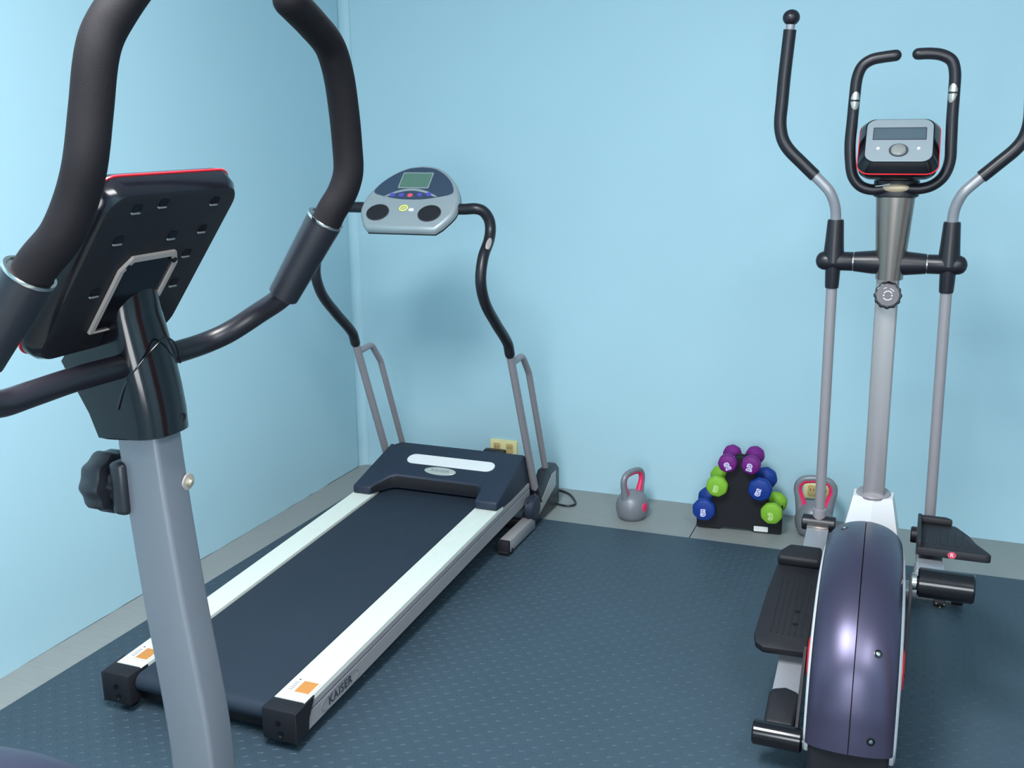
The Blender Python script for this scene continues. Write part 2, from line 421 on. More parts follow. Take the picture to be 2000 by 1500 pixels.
# ---- wall outlets
def outlet(x, z, label):
    t = root('wall_outlet', (x, WY1, z), 0, label, 'outlet', 'ivory wall outlets')
    XZ = Matrix(((1, 0, 0, 0), (0, 0, -1, -0.010), (0, 1, 0, 0), (0, 0, 0, 1)))
    obj('cover_plate', prism(rrect(0.128, 0.072, 0.006), -0.012, 0.006, 0.0025, 2, XZ), 'ivory', t, space='l')
    for s in (-1, 1):
        obj('socket', prism(rrect(0.034, 0.045, 0.008, cx=s*0.03), 0.005, 0.0085, 0.001, 1, XZ), 'ivorydark', t, space='l')
        sl = prism(rrect(0.003, 0.010, 0.001, 2, cx=s*0.03-0.006, cy=0.004), 0.008, 0.0091, 0, 1, XZ)
        join(sl, prism(rrect(0.003, 0.010, 0.001, 2, cx=s*0.03+0.006, cy=0.004), 0.008, 0.0091, 0, 1, XZ))
        obj('slots', sl, 'ink', t, space='l')
    return t
outlet(-1.698, 0.160, 'ivory wall outlet behind the treadmill hood with black plug')
outlet(-0.330, 0.122, 'ivory wall outlet behind the right kettlebell')

# ================================================================== TREADMILL
T = root('treadmill', (-1.697, 2.9, 0.0), 0, 'grey and black motorised treadmill with white side rails and curved foam handles', 'treadmill')
def zt(y): return 0.125+(y-2.0)*0.0462            # top of the side rails
def inclined(outline_xz_fn, y0, y1, n=2):
    rings = []
    for k in range(n+1):
        y = lerp(y0, y1, k/n); rings.append([Vector((x, y, z)) for x, z in outline_xz_fn(y)])
    b = bmnew(); rings_to(b, rings); return b
for x0, x1, side in ((-2.000, -1.915, -1), (-1.487, -1.394, 1)):
    # ribbed foot rail with fine lengthwise ribs
    def prof(y, x0=x0, x1=x1):
        z = zt(y); pts = []
        n = 13
        for k in range(n*2+1):
            x = lerp(x0+0.003, x1-0.003, k/(2*n)); pts.append((x, z+(0.0012 if k % 2 else 0)))
        return [(x0, z-0.016), (x0, z-0.003)]+pts+[(x1, z-0.003), (x1, z-0.016)]
    obj('foot_rail', inclined(prof, 2.045, 3.40), 'cream', T, smooth=False)
    xo = x1 if side > 0 else x0
    def beam(y, xo=xo, side=side):
        z = zt(y)-0.014
        return [(xo-side*0.022, z), (xo+side*0.003, z), (xo+side*0.003, z-0.017), (xo, z-0.0185), (xo, z-0.0215), (xo+side*0.003, z-0.023),
                (xo+side*0.003, z-0.068), (xo-side*0.003, z-0.074), (xo-side*0.022, z-0.074)]
    obj('side_beam', inclined(beam, 2.052, 3.67), 'beam', T, smooth=False)
    # dark groove strip in the beam
    def groove(y, xo=xo, side=side):
        z = zt(y)-0.014
        return [(xo-side*0.001, z-0.0180), (xo+side*0.0012, z-0.0180), (xo+side*0.0012, z-0.0222), (xo-side*0.001, z-0.0222)]
    obj('groove_strip', inclined(groove, 2.052, 3.66), 'ink', T, smooth=False)
    # end cap
    cx0, cx1 = (x0-0.004, x1+0.002)
    cap = box(cx0, cx1, 1.992, 2.075, 0.036, zt(2.03)-0.001, 0.006, 2)
    c = obj('end_cap', cap, 'matte', T)
    hx = (cx0+cx1)/2-0.012
    for hz, rr in ((0.088, 0.0075), (0.060, 0.0085)):
        obj('bolt_hole', lathe([(rr, 0), (rr, 0.0015), (rr*0.75, 0.0015), (rr*0.75, -0.001)], 16, 'y', (hx+(0.012 if hz > 0.08 else 0.018), 1.9905, hz)), 'gloss', c)
    obj('bolt', cyl((hx+0.018, 1.9895, 0.054), (hx+0.018, 1.993, 0.054), 0.0035, 10), 'chrome', c)
    # cap cheek covering the end of the side beam
    ck = prism([(1.992, 0.036), (1.992, zt(2.0)-0.002), (2.085, zt(2.085)-0.001), (2.055, 0.078), (2.05, 0.048)], -0.002, 0.004, 0.001, 1,
               Matrix(((0, 0, side, xo+side*0.002), (1, 0, 0, 0), (0, 1, 0, 0), (0, 0, 0, 1))))
    obj('cheek', ck, 'matte', c)
    # rear support foot / wheel
    xm = (x0+x1)/2
    ft = cyl((xm-0.022, 2.035, 0.033), (xm+0.022, 2.035, 0.033), 0.0215, 24, 0.003)
    join(ft, box(xm-0.030, xm+0.030, 2.02, 2.06, 0.03, 0.05, 0.003))
    obj('rear_foot', ft, 'matte', T)
    # caution sticker: white with orange field
    sx0, sx1 = x0+0.012, x1-0.006
    m = frame(((sx0+sx1)/2, 2.108, zt(2.108)+0.0016), (1, 0, 0), (0, 1, 0.0462))
    st = obj('caution_sticker', prism(rrect(sx1-sx0+0.006, 0.070, 0.002, 2), 0, 0.0006, 0, 1, m), 'paper', T, smooth=False)
    obj('orange_field', prism(rrect((sx1-sx0)*0.58, 0.052, 0.001, 2, cx=(sx1-sx0)*0.17, cy=-0.004), 0.0006, 0.001, 0, 1, m), 'orange', st, smooth=False)
    ln = bmnew()
    for k in range(5):
        join(ln, prism(rrect(0.013, 0.0018, 0.0005, 1, cx=-(sx1-sx0)*0.32, cy=-0.022+k*0.008), 0.0006, 0.0009, 0, 1, m))
    join(ln, prism([(-(sx1-sx0)*0.32-0.004, 0.022), (-(sx1-sx0)*0.32+0.004, 0.022), (-(sx1-sx0)*0.32, 0.029)], 0.0006, 0.0009, 0, 1, m))
    obj('fine_print', ln, 'ink', st, smooth=False)
# belt: closed loop around the deck and the rear roller
def belt_loop():
    r = 0.026
    yr = 2.036; zr = zt(yr)-0.008-r
    out = []
    for k in range(11):
        a = PI/2+PI*k/10
        out.append((yr+r*math.cos(a), zr+r*math.sin(a)))
    yf = 3.50; zf = zt(yf)-0.008-r
    for k in range(11):
        a = -PI/2+PI*k/10
        out.append((yf+r*math.cos(a), zf+r*math.sin(a)))
    return out
bo = belt_loop()
obj('running_belt', prism([(y, z) for y, z in bo], -1.908, -1.494, 0, 1, Matrix(((0, 0, 1, 0), (1, 0, 0, 0), (0, 1, 0, 0), (0, 0, 0, 1)))), 'belt', T)
obj('rear_roller', cyl((-1.922, 2.036, zt(2.036)-0.034), (-1.480, 2.036, zt(2.036)-0.034), 0.014), 'chrome', T)
obj('rear_guard', box(-1.925, -1.485, 2.045, 2.075, 0.030, 0.062, 0.004), 'matte', T)
dk = box(-1.99, -1.41, 2.08, 3.6, 0, 0.03)
for v in dk.verts: v.co.z += zt(v.co.y)-0.085
obj('under_frame', dk, 'matte', T, smooth=False)
# lettering on the right beam: brand name in an oval outline
zb = zt(2.21)-0.014-0.045
ms = frame((-1.3905, 2.212, zb), (0, 1, 0.0462), (0, 0, 1))
ov = [(math.copysign(abs(math.cos(a))**0.75, math.cos(a))*0.098, math.copysign(abs(math.sin(a))**0.9, math.sin(a))*0.0215) for a in [2*PI*k/48 for k in range(48)]]
ovi = [(x*(0.098-0.0028)/0.098, y*(0.0215-0.0022)/0.0215) for x, y in ov]
lt = ringplate(ov, ovi, 0.0002, 0.0010, ms)
obj('logo_outline', lt, 'inkgrey', T, smooth=False)
obj('lettering', text_bm('KAISER', 0.034, ms @ Matrix.Translation((0, -0.001, 0.0006)), 0.0004, 0.0006, 1.05, 1.12), 'ink', T, smooth=False)

# motor hood, U-shaped plan with sloping top
def hz(y): return 0.222+(y-3.34)*0.310
plan = [(-1.992, 3.335), (-1.918, 3.335), (-1.905, 3.365), (-1.872, 3.418), (-1.850, 3.430), (-1.500, 3.430), (-1.487, 3.405), (-1.482, 3.335), (-1.392, 3.335),
        (-1.396, 3.640), (-1.935, 3.640), (-1.975, 3.60)]
b = bmnew()
a_ = [b.verts.new((x, y, zt(y)+0.001 if y < 3.5 else 0.16)) for x, y in plan]; c_ = [b.verts.new((x, y, hz(y))) for x, y in plan]
b.faces.new(list(reversed(a_))); b.faces.new(c_)
for i in range(len(plan)): b.faces.new((a_[i], a_[(i+1) % len(plan)], c_[(i+1) % len(plan)], c_[i])).material_index = 1 if 1 <= i <= 6 else 0
bmesh.ops.recalc_face_normals(b, faces=b.faces)
bevel_all(b, 0.008, 3, angle=40)
# rear slope of the hood
rings = [[Vector((x, 3.630, 0.17)), Vector((x, 3.636, hz(3.636)-0.006)), Vector((x, 3.66, 0.300)), Vector((x, 3.75, 0.20)), Vector((x, 3.77, 0.10)), Vector((x, 3.63, 0.10))] for x in (-1.93, -1.40)]
b2 = bmnew(); rings_to(b2, rings); bevel_all(b2, 0.006, 2); join(b, b2)
# side skirts down to the base
for x0, x1 in ((-1.985, -1.965), (-1.415, -1.398)):
    join(b, prism([(3.40, zt(3.4)), (3.64, 0.30), (3.74, 0.20), (3.76, 0.09), (3.66, 0.10)], x0, x1, 0.003, 1, Matrix(((0, 0, 1, 0), (1, 0, 0, 0), (0, 1, 0, 0), (0, 0, 0, 1)))))
hood = obj('motor_hood', b, ['navy', 'matte'], T)
mh = frame((-1.669, 3.537, hz(3.537)+0.0002), (1, 0, 0), (0, 1, 0.310))
obj('white_stripe_plate', prism(rrect(0.370, 0.062, 0.030, 8), -0.003, 0.0022, 0.0008, 1, mh), 'paper', hood)
mh2 = frame((-1.686, 3.477, hz(3.477)+0.0002), (1, 0, 0), (0, 1, 0.310))
bd = obj('oval_badge', prism(ellipse(0.066, 0.024, 36), -0.003, 0.0022, 0.0008, 1, mh2), 'badge', hood)
obj('badge_lettering', text_bm('KAISER', 0.021, mh2 @ Matrix.Translation((0, 0, 0.0024)), 0.0003, 0.0002, 1.1, 1.1), 'inkgrey', hood, smooth=False)

# uprights, braces, grips, base
for s in (1, -1):
    def X(x): return x if s > 0 else -3.394-0.016-x   # mirror about the machine's centre line
    up_ = obj('upright', tube([(X(-1.385), 3.735, 0.10), (X(-1.385), 3.447, 0.790)], 0.0150, 20), 'greytube', T)
    obj('brace', tube(fillet([(X(-1.385), 3.478, 0.712), (X(-1.385), 3.585, 0.722), (X(-1.385), 3.655, 0.640), (X(-1.385), 3.865, 0.13)], 0.05), 0.0125, 18), 'greytube', T)
    g = [(X(-1.385), 3.462, 0.752), (X(-1.385), 3.442, 0.795), (X(-1.385), 3.330, 0.890), (X(-1.385), 3.240, 0.975), (X(-1.385), 3.207, 1.054), (X(-1.385), 3.231, 1.129),
         (X(-1.385), 3.282, 1.180), (X(-1.387), 3.303, 1.217), (X(-1.392), 3.302, 1.250), (X(-1.407), 3.290, 1.277), (X(-1.43), 3.280, 1.286), (X(-1.47), 3.278, 1.284), (-1.60 if s > 0 else -1.78, 3.278, 1.283)]
    gp = obj('foam_grip', tube(smooth_path(g, 8), 0.0188, 22, round_ends=True), 'satin', T)
    # pulse sensor oval plate on the inner/user face of the grip
    c = Vector((X(-1.385), 3.262, 1.163)); dirp = Vector((0, 0.051, 0.051)).normalized(); nrm = Vector((s*0.62, -0.6, 0.35)); nrm = (nrm-dirp*nrm.dot(dirp)).normalized()
    sp = sphere((0, 0, 0), 1.0, 20, 12)
    m = Matrix((dirp.cross(nrm), dirp, nrm)).transposed().to_4x4(); m.translation = c+nrm*0.0165
    bmesh.ops.transform(sp, matrix=m @ Matrix.Diagonal((0.0095, 0.027, 0.0042, 1)), verts=sp.verts)
    obj('pulse_sensor', sp, 'palebeige', gp)
    # base bracket
    YZ = Matrix(((0, 0, 1, 0), (1, 0, 0, 0), (0, 1, 0, 0), (0, 0, 0, 1)))
    xa, xb = sorted((X(-1.405), X(-1.368)))
    br = prism([(3.60, 0.012), (3.60, 0.060), (3.70, 0.125), (3.80, 0.205), (3.92, 0.200), (3.965, 0.165), (3.965, 0.012)], xa, xb, 0.006, 2, YZ)
    bk = obj('base_bracket', br, 'plastic', T)
    xo = X(-1.368)
    xi = sorted((xo-s*0.001, xo+s*0.002))
    obj('silver_inset', prism([(3.712, 0.045), (3.722, 0.083), (3.868, 0.168), (3.915, 0.168), (3.915, 0.105)], xi[0], xi[1], 0.0008, 1, YZ), 'plateS', bk)
    pv = lathe([(0.002, -0.004), (0.044, -0.004), (0.048, 0.0), (0.048, 0.028), (0.044, 0.032), (0.002, 0.032)], 32, 'x', (xo-(0.014 if s > 0 else 0.014), 3.640, 0.100))
    obj('pivot_disc', pv, 'navy', T)
    arm = prism([(3.600, 0.060), (3.690, 0.085), (3.68, 0.150), (3.60, 0.135)], *sorted((xo-s*0.01, xo+s*0.004)), 0.006, 2, YZ)
    obj('pivot_arm', arm, 'plastic', T)
    fx = sorted((X(-1.399), X(-1.355)))
    obj('base_tube', box(fx[0], fx[1], 3.368, 3.640, 0.018, 0.066, 0.004), 'beam', T)
    ec = box(fx[0]-0.001, fx[1]+0.001, 3.352, 3.370, 0.015, 0.068, 0.004)
    join(ec, cyl((fx[0]+0.006, 3.362, 0.0225), (fx[1]-0.004, 3.362, 0.0225), 0.0112, 18))
    join(ec, cyl((fx[0]+0.02, 3.388, 0.021), (fx[1]+0.003, 3.388, 0.021), 0.0098, 18))
    obj('base_end_cap', ec, 'matte', T)
    obj('collar', cyl((X(-1.385), 3.745, 0.085), (X(-1.385), 3.712, 0.160), 0.020, 20, 0.003), 'plastic', T)
    obj('collar', cyl((X(-1.385), 3.870, 0.115), (X(-1.385), 3.845, 0.178), 0.018, 20, 0.003), 'plastic', T)
obj('base_crossbar', box(-2.02, -1.37, 3.86, 3.92, 0.012, 0.07, 0.004), 'plastic', T)
obj('base_crossbar', box(-2.02, -1.37, 3.62, 3.66, 0.012, 0.05, 0.004), 'plastic', T)
obj('power_cord', tube(smooth_path([(-1.50, 3.93, 0.03), (-1.43, 4.02, 0.02), (-1.429, 4.12, 0.006), (-1.368, 4.09, 0.006), (-1.318, 4.02, 0.006), (-1.302, 3.975, 0.006), (-1.322, 3.948, 0.006), (-1.37, 3.952, 0.006), (-1.42, 3.95, 0.02)], 8), 0.0045, 10), 'plastic', T)
plug = root('power_plug', (-1.730, 4.135, 0.140), 0, 'black power plug pushed into the outlet behind the treadmill hood', 'plug')
obj('plug_body', box(-1.780, -1.680, 4.112, 4.150, 0.112, 0.158, 0.008, 3), 'plastic', plug)
obj('strain_relief', cyl((-1.735, 4.125, 0.115), (-1.735, 4.115, 0.070), 0.007, 14, r1=0.005), 'plastic', plug)

# console
A = Vector((-1.668, 3.176, 1.219)); th = R(45)
CF = frame(A, (1, 0, 0), (0, math.cos(th), math.sin(th)))
half = [(0.128, 0.0), (0.150, 0.022), (0.178, 0.072), (0.182, 0.110), (0.176, 0.150), (0.158, 0.190), (0.130, 0.228), (0.094, 0.262), (0.052, 0.284), (0.0, 0.292)]
def sym(h): return [(x, y) for x, y in h]+[(-x, y) for x, y in reversed(h[:-1])]
def dense(outl, n=4):
    P = [(x, y, 0) for x, y in outl]
    q = smooth_path(P, n); return [(v.x, v.y) for v in q]
outl = sym([(0.128, 0.0)]+dense(half[1:], 4))
def offs(o, d, c=(0, 0.13)):
    out = []
    n = len(o)
    for i in range(n):
        a, b_, cc = Vector((*o[i-1], 0)), Vector((*o[i], 0)), Vector((*o[(i+1) % n], 0))
        t = (cc-a).normalized(); nn = Vector((t.y, -t.x, 0)); 
        if nn.dot(b_-Vector((*c, 0))) < 0: nn = -nn
        v = b_+nn*d; out.append((v.x, v.y))
    return out
def stack(layers, mtx, close_bottom=True):
    """layers: list of (outline, z)"""
    b = bmnew(); rings_to(b, [[Vector((x, y, z)) for x, y in o] for o, z in layers])
    bmesh.ops.transform(b, matrix=mtx, verts=b.verts); return b
con = obj('console_shell', stack([(offs(outl, -0.016), 0.004), (offs(outl, -0.010), 0.0035), (offs(outl, -0.004), -0.001), (outl, -0.010), (outl, -0.020)], CF), 'tmgrey', T, angle=50)
obj('console_underside', stack([(offs(outl, 0.0005), -0.020), (offs(outl, 0.0), -0.026), (offs(outl, -0.014), -0.036), (offs(outl, -0.03), -0.044)], CF), 'matte', T)
dome = sym(dense([(0.0, 0.130), (0.05, 0.133), (0.10, 0.143), (0.150, 0.160), (0.143, 0.190), (0.118, 0.224), (0.084, 0.252), (0.046, 0.271), (0.0, 0.277)], 3)[1:])
dsp = obj('display_panel', prism(dome, 0.003, 0.0052, 0.0, 1, CF), 'display', con, smooth=False)
lo = rrect(0.118, 0.072, 0.004, 3, cx=-0.006, cy=0.216)
obj('lcd_frame', ringplate(lo, rrect(0.110, 0.064, 0.003, 3, cx=-0.006, cy=0.216), 0.005, 0.0064, CF), 'tmgrey', con, smooth=False)
obj('lcd_screen', prism(rrect(0.111, 0.065, 0.003, 3, cx=-0.006, cy=0.216), 0.005, 0.0058, 0, 1, CF), 'lcdgreen', con, smooth=False)
arc_o = dense([(-0.108, 0.140), (-0.06, 0.168), (-0.006, 0.178), (0.05, 0.168), (0.100, 0.143)], 6)
arc_i = dense([(-0.094, 0.141), (-0.055, 0.160), (-0.006, 0.169), (0.046, 0.160), (0.087, 0.143)], 6)
obj('button_arch', prism(arc_o+list(reversed(arc_i)), 0.005, 0.0066, 0, 1, CF), 'tmgrey', con, smooth=False)
for bx, by, mm in ((-0.074, 0.149, 'violet'), (-0.040, 0.149, 'violet'), (-0.006, 0.148, 'pinkred'), (0.030, 0.151, 'violet'), (0.063, 0.154, 'violet')):
    obj('button', prism(ellipse(0.0105, 0.0085, 18, bx, by), 0.005, 0.0075, 0.0008, 1, CF), mm, con)
for cx_ in (-0.105, 0.092):
    cup = lathe([(0.047, 0.0042), (0.0455, 0.0060), (0.043, 0.0052), (0.041, -0.004), (0.036, -0.024), (0.002, -0.024)], 36, 'z', (0, 0, 0), CF @ Matrix.Translation((cx_, 0.070, 0)) @ Matrix.Diagonal((0.92, 0.76, 1, 1)))
    obj('cup_holder', prism(ellipse(0.0405, 0.0335, 32, cx_, 0.070), 0.0035, 0.0058, 0.001, 1, CF), 'matte', con)
    obj('cup_holder_rim', ringplate(ellipse(0.0425, 0.0355, 36, cx_, 0.070), ellipse(0.0405, 0.0335, 36, cx_, 0.070), 0.0035, 0.0068, CF), 'ink', con)
obj('yellow_logo_ring', ringplate(ellipse(0.0165, 0.0135, 28, -0.013, 0.092, R(10)), ellipse(0.0118, 0.0088, 28, -0.013, 0.092, R(10)), 0.003, 0.0056, CF), 'yellow', con)
obj('logo_stroke', prism(ellipse(0.008, 0.0022, 14, -0.013, 0.092, R(30)), 0.003, 0.0055, 0, 1, CF), 'yellow', con)
obj('safety_key', prism(rrect(0.020, 0.013, 0.005, 4, cx=0.020, cy=0.083), 0.003, 0.009, 0.002, 2, CF), 'white', con)

# ================================================================== CROSS-TRAINER (right)
E = root('elliptical_trainer', (-0.104, 3.0, 0.0), R(1.7), 'elliptical trainer with grey poles, pearl dark shroud and two foot pedals on the right', 'elliptical trainer')
Lw = wmat(E)
def EL(u, v, w_): return Lw @ Vector((u, v, w_))
def console_unit(parent, o, u, v, wd, ht, t, r=0.03, face=True, band='gloss', scale=1.0):
    """console head: face plate, bevelled glossy shell, red seam, lower shell, back panel"""
    m = frame(o, u, v)
    L = []
    def rr(d): return rrect(wd-2*d, ht-2*d, max(0.006, r-d*0.6), 8)
    b = stack([(rr(0.018), 0.0), (rr(0.0155), -0.0005), (rr(0.004), -t*0.38), (rr(0.001), -t*0.55), (rr(0.0), -t*0.60)], m)
    top = obj('console_housing', b, band, parent)
    obj('red_seam', stack([(rr(0.0005), -t*0.60), (rr(-0.0018), -t*0.615), (rr(-0.0018), -t*0.665), (rr(0.0005), -t*0.68)], m), 'red', top)
    obj('lower_shell', stack([(rr(0.0), -t*0.68), (rr(0.003), -t*1.1), (rr(0.009), -t*1.32)], m), band, top)
    obj('back_panel', stack([(rr(0.0092), -t*1.32), (rr(0.013), -t*1.37)], m), 'matte', parent)
    if face:
        fo = rrect(wd-0.036, ht-0.036, r*0.8, 8)
        obj('face_plate', prism(fo, -0.001, 0.0015, 0.0006, 1, m), 'facegrey', top)
    return top, m
cu = Vector((math.cos(R(1.7)), math.sin(R(1.7)), 0)); cv = Vector((-math.sin(R(1.7))*0.7071, 0.7071*math.cos(R(1.7)), 0.7071))
co = Vector((-0.094, 3.0, 1.44))+cv*0.094
top, cm = console_unit(E, co, cu, cv, 0.205, 0.188, 0.045, 0.034)
obj('lcd_frame', ringplate(rrect(0.136, 0.045, 0.002, 2, cy=0.023), rrect(0.131, 0.040, 0.002, 2, cy=0.023), 0.001, 0.0024, cm), 'ink', top, smooth=False)
obj('lcd_screen', prism(rrect(0.131, 0.040, 0.002, 2, cy=0.023), 0.001, 0.0019, 0, 1, cm), 'lcd', top, smooth=False)
obj('dial_ring', ringplate(ellipse(0.0245, 0.0225, 36, 0.0, -0.038), ellipse(0.0205, 0.0195, 36, 0.0, -0.038), 0.001, 0.0042, cm), 'ink', top)
obj('dial', lathe([(0.0205, 0.001), (0.0200, 0.005), (0.0170, 0.0085), (0.008, 0.0098), (0.001, 0.0100)], 36, 'z', (0, 0, 0), cm @ Matrix.Translation((0.0, -0.038, 0))), 'sensor', top)
for bx in (-0.052, 0.050):
    obj('button', lathe([(0.0045, 0.001), (0.0040, 0.0035), (0.001, 0.0042)], 20, 'z', (0, 0, 0), cm @ Matrix.Translation((bx, -0.031, 0))), 'white', top)

# fixed U-shaped hand bar
UL = [(-0.118, 3.10, 1.378), (-0.160, 3.10, 1.374), (-0.190, 3.10, 1.384), (-0.211, 3.10, 1.410), (-0.220, 3.10, 1.450), (-0.224, 3.10, 1.500), (-0.222, 3.10, 1.560), (-0.220, 3.10, 1.620), (-0.2165, 3.10, 1.672), (-0.205, 3.10, 1.702), (-0.182, 3.10, 1.718), (-0.150, 3.10, 1.724), (-0.122, 3.10, 1.727)]
UR = [(-0.074, 3.10, 1.379), (-0.035, 3.10, 1.378), (-0.003, 3.10, 1.388), (0.022, 3.10, 1.412), (0.034, 3.10, 1.450), (0.0335, 3.10, 1.500), (0.031, 3.10, 1.564), (0.030, 3.10, 1.635), (0.028, 3.10, 1.680), (0.018, 3.10, 1.709), (-0.006, 3.10, 1.724), (-0.035, 3.10, 1.729), (-0.066, 3.10, 1.729)]
for pts, sc, dr in ((UL, Vector((-0.221, 3.10, 1.612)), 0.02), (UR, Vector((0.0305, 3.10, 1.628)), -0.02)):
    hb = obj('hand_bar', tube(smooth_path(pts, 8), 0.0152, 22, round_ends=True), 'satin', E)
    for k, dz in ((0, 0.0185), (1, -0.0185)):
        sp = sphere((0, 0, 0), 1, 20, 12)
        # half-ellipse sensor plates meeting at a dark gap
        for v in sp.verts:
            if dz > 0 and v.co.z < 0.07: v.co.z = 0.07
            if dz < 0 and v.co.z > -0.07: v.co.z = -0.07
        bmesh.ops.transform(sp, matrix=Matrix.Translation(sc+Vector((dr*0.12, -0.0072, 0))) @ Matrix.Rotation(R(1.5), 4, 'Y') @ Matrix.Diagonal((0.0122, 0.0105, 0.0350, 1)), verts=sp.verts)
        obj('pulse_sensor', sp, 'sensor', hb)

# neck collar, badge, bracket and cover
def ell_ring(c, a, b, n=36, p=2.6):
    out = []
    for k in range(n):
        t = 2*PI*k/n; cs, sn = math.cos(t), math.sin(t); f = (abs(cs)**p+abs(sn)**p)**(-1/p)
        out.append(Vector(c)+Vector((cs*f*a, sn*f*b, 0)))
    return out
b = bmnew(); rings_to(b, [ell_ring((-0.0965, 3.135, 1.352), 0.054, 0.040), ell_ring((-0.0965, 3.132, 1.356), 0.060, 0.044), ell_ring((-0.096, 3.128, 1.398), 0.060, 0.044), ell_ring((-0.096, 3.126, 1.402), 0.054, 0.040)])
col = obj('neck_collar', b, 'satin', E)
bg_ = sphere((0, 0, 0), 1, 28, 14); bmesh.ops.transform(bg_, matrix=Matrix.Translation((-0.096, 3.0865, 1.380)) @ Matrix.Diagonal((0.036, 0.004, 0.0115, 1)), verts=bg_.verts)
obj('oval_badge', bg_, 'beige', col)
obj('light_stroke', tube([(-0.150, 3.0895, 1.3835), (-0.135, 3.0865, 1.3855), (-0.112, 3.0845, 1.3905)], 0.0018, 8), 'print', col)
b = bmnew(); rings_to(b, [ell_ring((-0.095, 3.122, 1.400), 0.050, 0.032), ell_ring((-0.094, 3.115, 1.425), 0.047, 0.030), ell_ring((-0.094, 3.10, 1.470), 0.046, 0.026)])
obj('console_bracket', b, 'gloss', E)
rings = []
for k in range(13):
    t = k/12; z = lerp(1.122, 1.354, t)
    a = 0.0375+0.014*t**1.3+(0.0015*math.sin(t*PI))
    rings.append(ell_ring((-0.0985+0.002*t, 3.155-0.025*t, z), a, 0.046-0.004*t, 40, 2.05))
b = bmnew(); rings_to(b, rings); obj('neck_cover', b, 'gunmetal', E)

# mast, white sleeve
def rect_ring(c, a, b_, tilt=0): 
    return [Vector(c)+Vector((x, y, 0)) for x, y in rrect(2*a, 2*b_, 0.006, 3)]
b = bmnew(); rings_to(b, [rect_ring((-0.0965, 3.192, 0.40), 0.0305, 0.020), rect_ring((-0.0985, 3.188, 0.66), 0.0305, 0.020), rect_ring((-0.1005, 3.184, 0.90), 0.0308, 0.020), rect_ring((-0.1015, 3.180, 1.13), 0.0308, 0.020)])
obj('mast', b, 'mastpaint', E)
def pent(c, a, d, f): # ridge toward the user
    c = Vector(c); return [c+Vector(p) for p in ((0, -d-f, 0), (a, -d, 0), (a*1.02, d, 0), (-a*1.02, d, 0), (-a, -d, 0))]
b = bmnew(); rings_to(b, [pent((-0.098, 3.185, 0.20), 0.086, 0.05, 0.03), pent((-0.098, 3.190, 0.350), 0.078, 0.042, 0.024), pent((-0.098, 3.196, 0.462), 0.056, 0.032, 0.014)]); bevel_all(b, 0.004, 2)
obj('mast_sleeve', b, 'white', E, angle=30)
obj('sleeve_collar', cyl((-0.098, 3.198, 0.458), (-0.098, 3.197, 0.470), 0.050, 28, 0.003), 'greytube', E)
# adjusting knob with lobed rim
km = frame((-0.0975, 3.132, 1.077), (1, 0.03, 0), (0, 0.22, 1))
lob = []
for k in range(96):
    a = 2*PI*k/96; rr_ = 0.0355+0.0032*abs(math.cos(a*5.5))**0.0 - 0.0032*(math.sin(a*6)**2)
    lob.append((rr_*math.cos(a), rr_*math.sin(a)))
kb_ = stack([([(x*0.90, y*0.90) for x, y in lob], -0.012), (lob, -0.008), (lob, 0.012), ([(x*0.93, y*0.93) for x, y in lob], 0.016), ([(x*0.80, y*0.80) for x, y in lob], 0.0175)], km)
kn = obj('adjusting_knob', kb_, 'plastic', E)
obj('knob_stem', cyl(km @ Vector((0, 0, -0.036)), km @ Vector((0, 0, -0.01)), 0.010, 16), 'chrome', kn)
kd = obj('knob_face', lathe([(0.0300, 0.0172), (0.0300, 0.0182), (0.001, 0.0184)], 36, 'z', (0, 0, 0), km), 'knobgrey', kn)
def arc_strip(r, a0, a1, w_, z, n=14):
    o = [((r+w_/2)*math.cos(R(lerp(a0, a1, k/n))), (r+w_/2)*math.sin(R(lerp(a0, a1, k/n)))) for k in range(n+1)]
    i = [((r-w_/2)*math.cos(R(lerp(a0, a1, k/n))), (r-w_/2)*math.sin(R(lerp(a0, a1, k/n)))) for k in range(n, -1, -1)]
    return o+i
pr_ = prism(arc_strip(0.0115, 25, 155, 0.0022, 0), 0.0183, 0.0190, 0, 1, km)
join(pr_, prism(arc_strip(0.0135, 215, 325, 0.0022, 0), 0.0183, 0.0190, 0, 1, km))
join(pr_, prism([(0.008, 0.000), (0.0135, 0.0015), (0.0115, -0.004)], 0.0183, 0.0190, 0, 1, km))
join(pr_, prism([(-0.008, 0.000), (-0.0135, 0.0015), (-0.0115, -0.004)], 0.0183, 0.0190, 0, 1, km))
join(pr_, prism(arc_strip(0.0190, 35, 75, 0.0018, 0), 0.0183, 0.0190, 0, 1, km))
obj('printed_arrows', pr_, 'print', kd, smooth=False)
bmh = obj('knob_lock_marks', prism(arc_strip(0.0215, 100, 125, 0.0014, 0), 0.0183, 0.0188, 0, 1, km), 'print', kn, smooth=False)

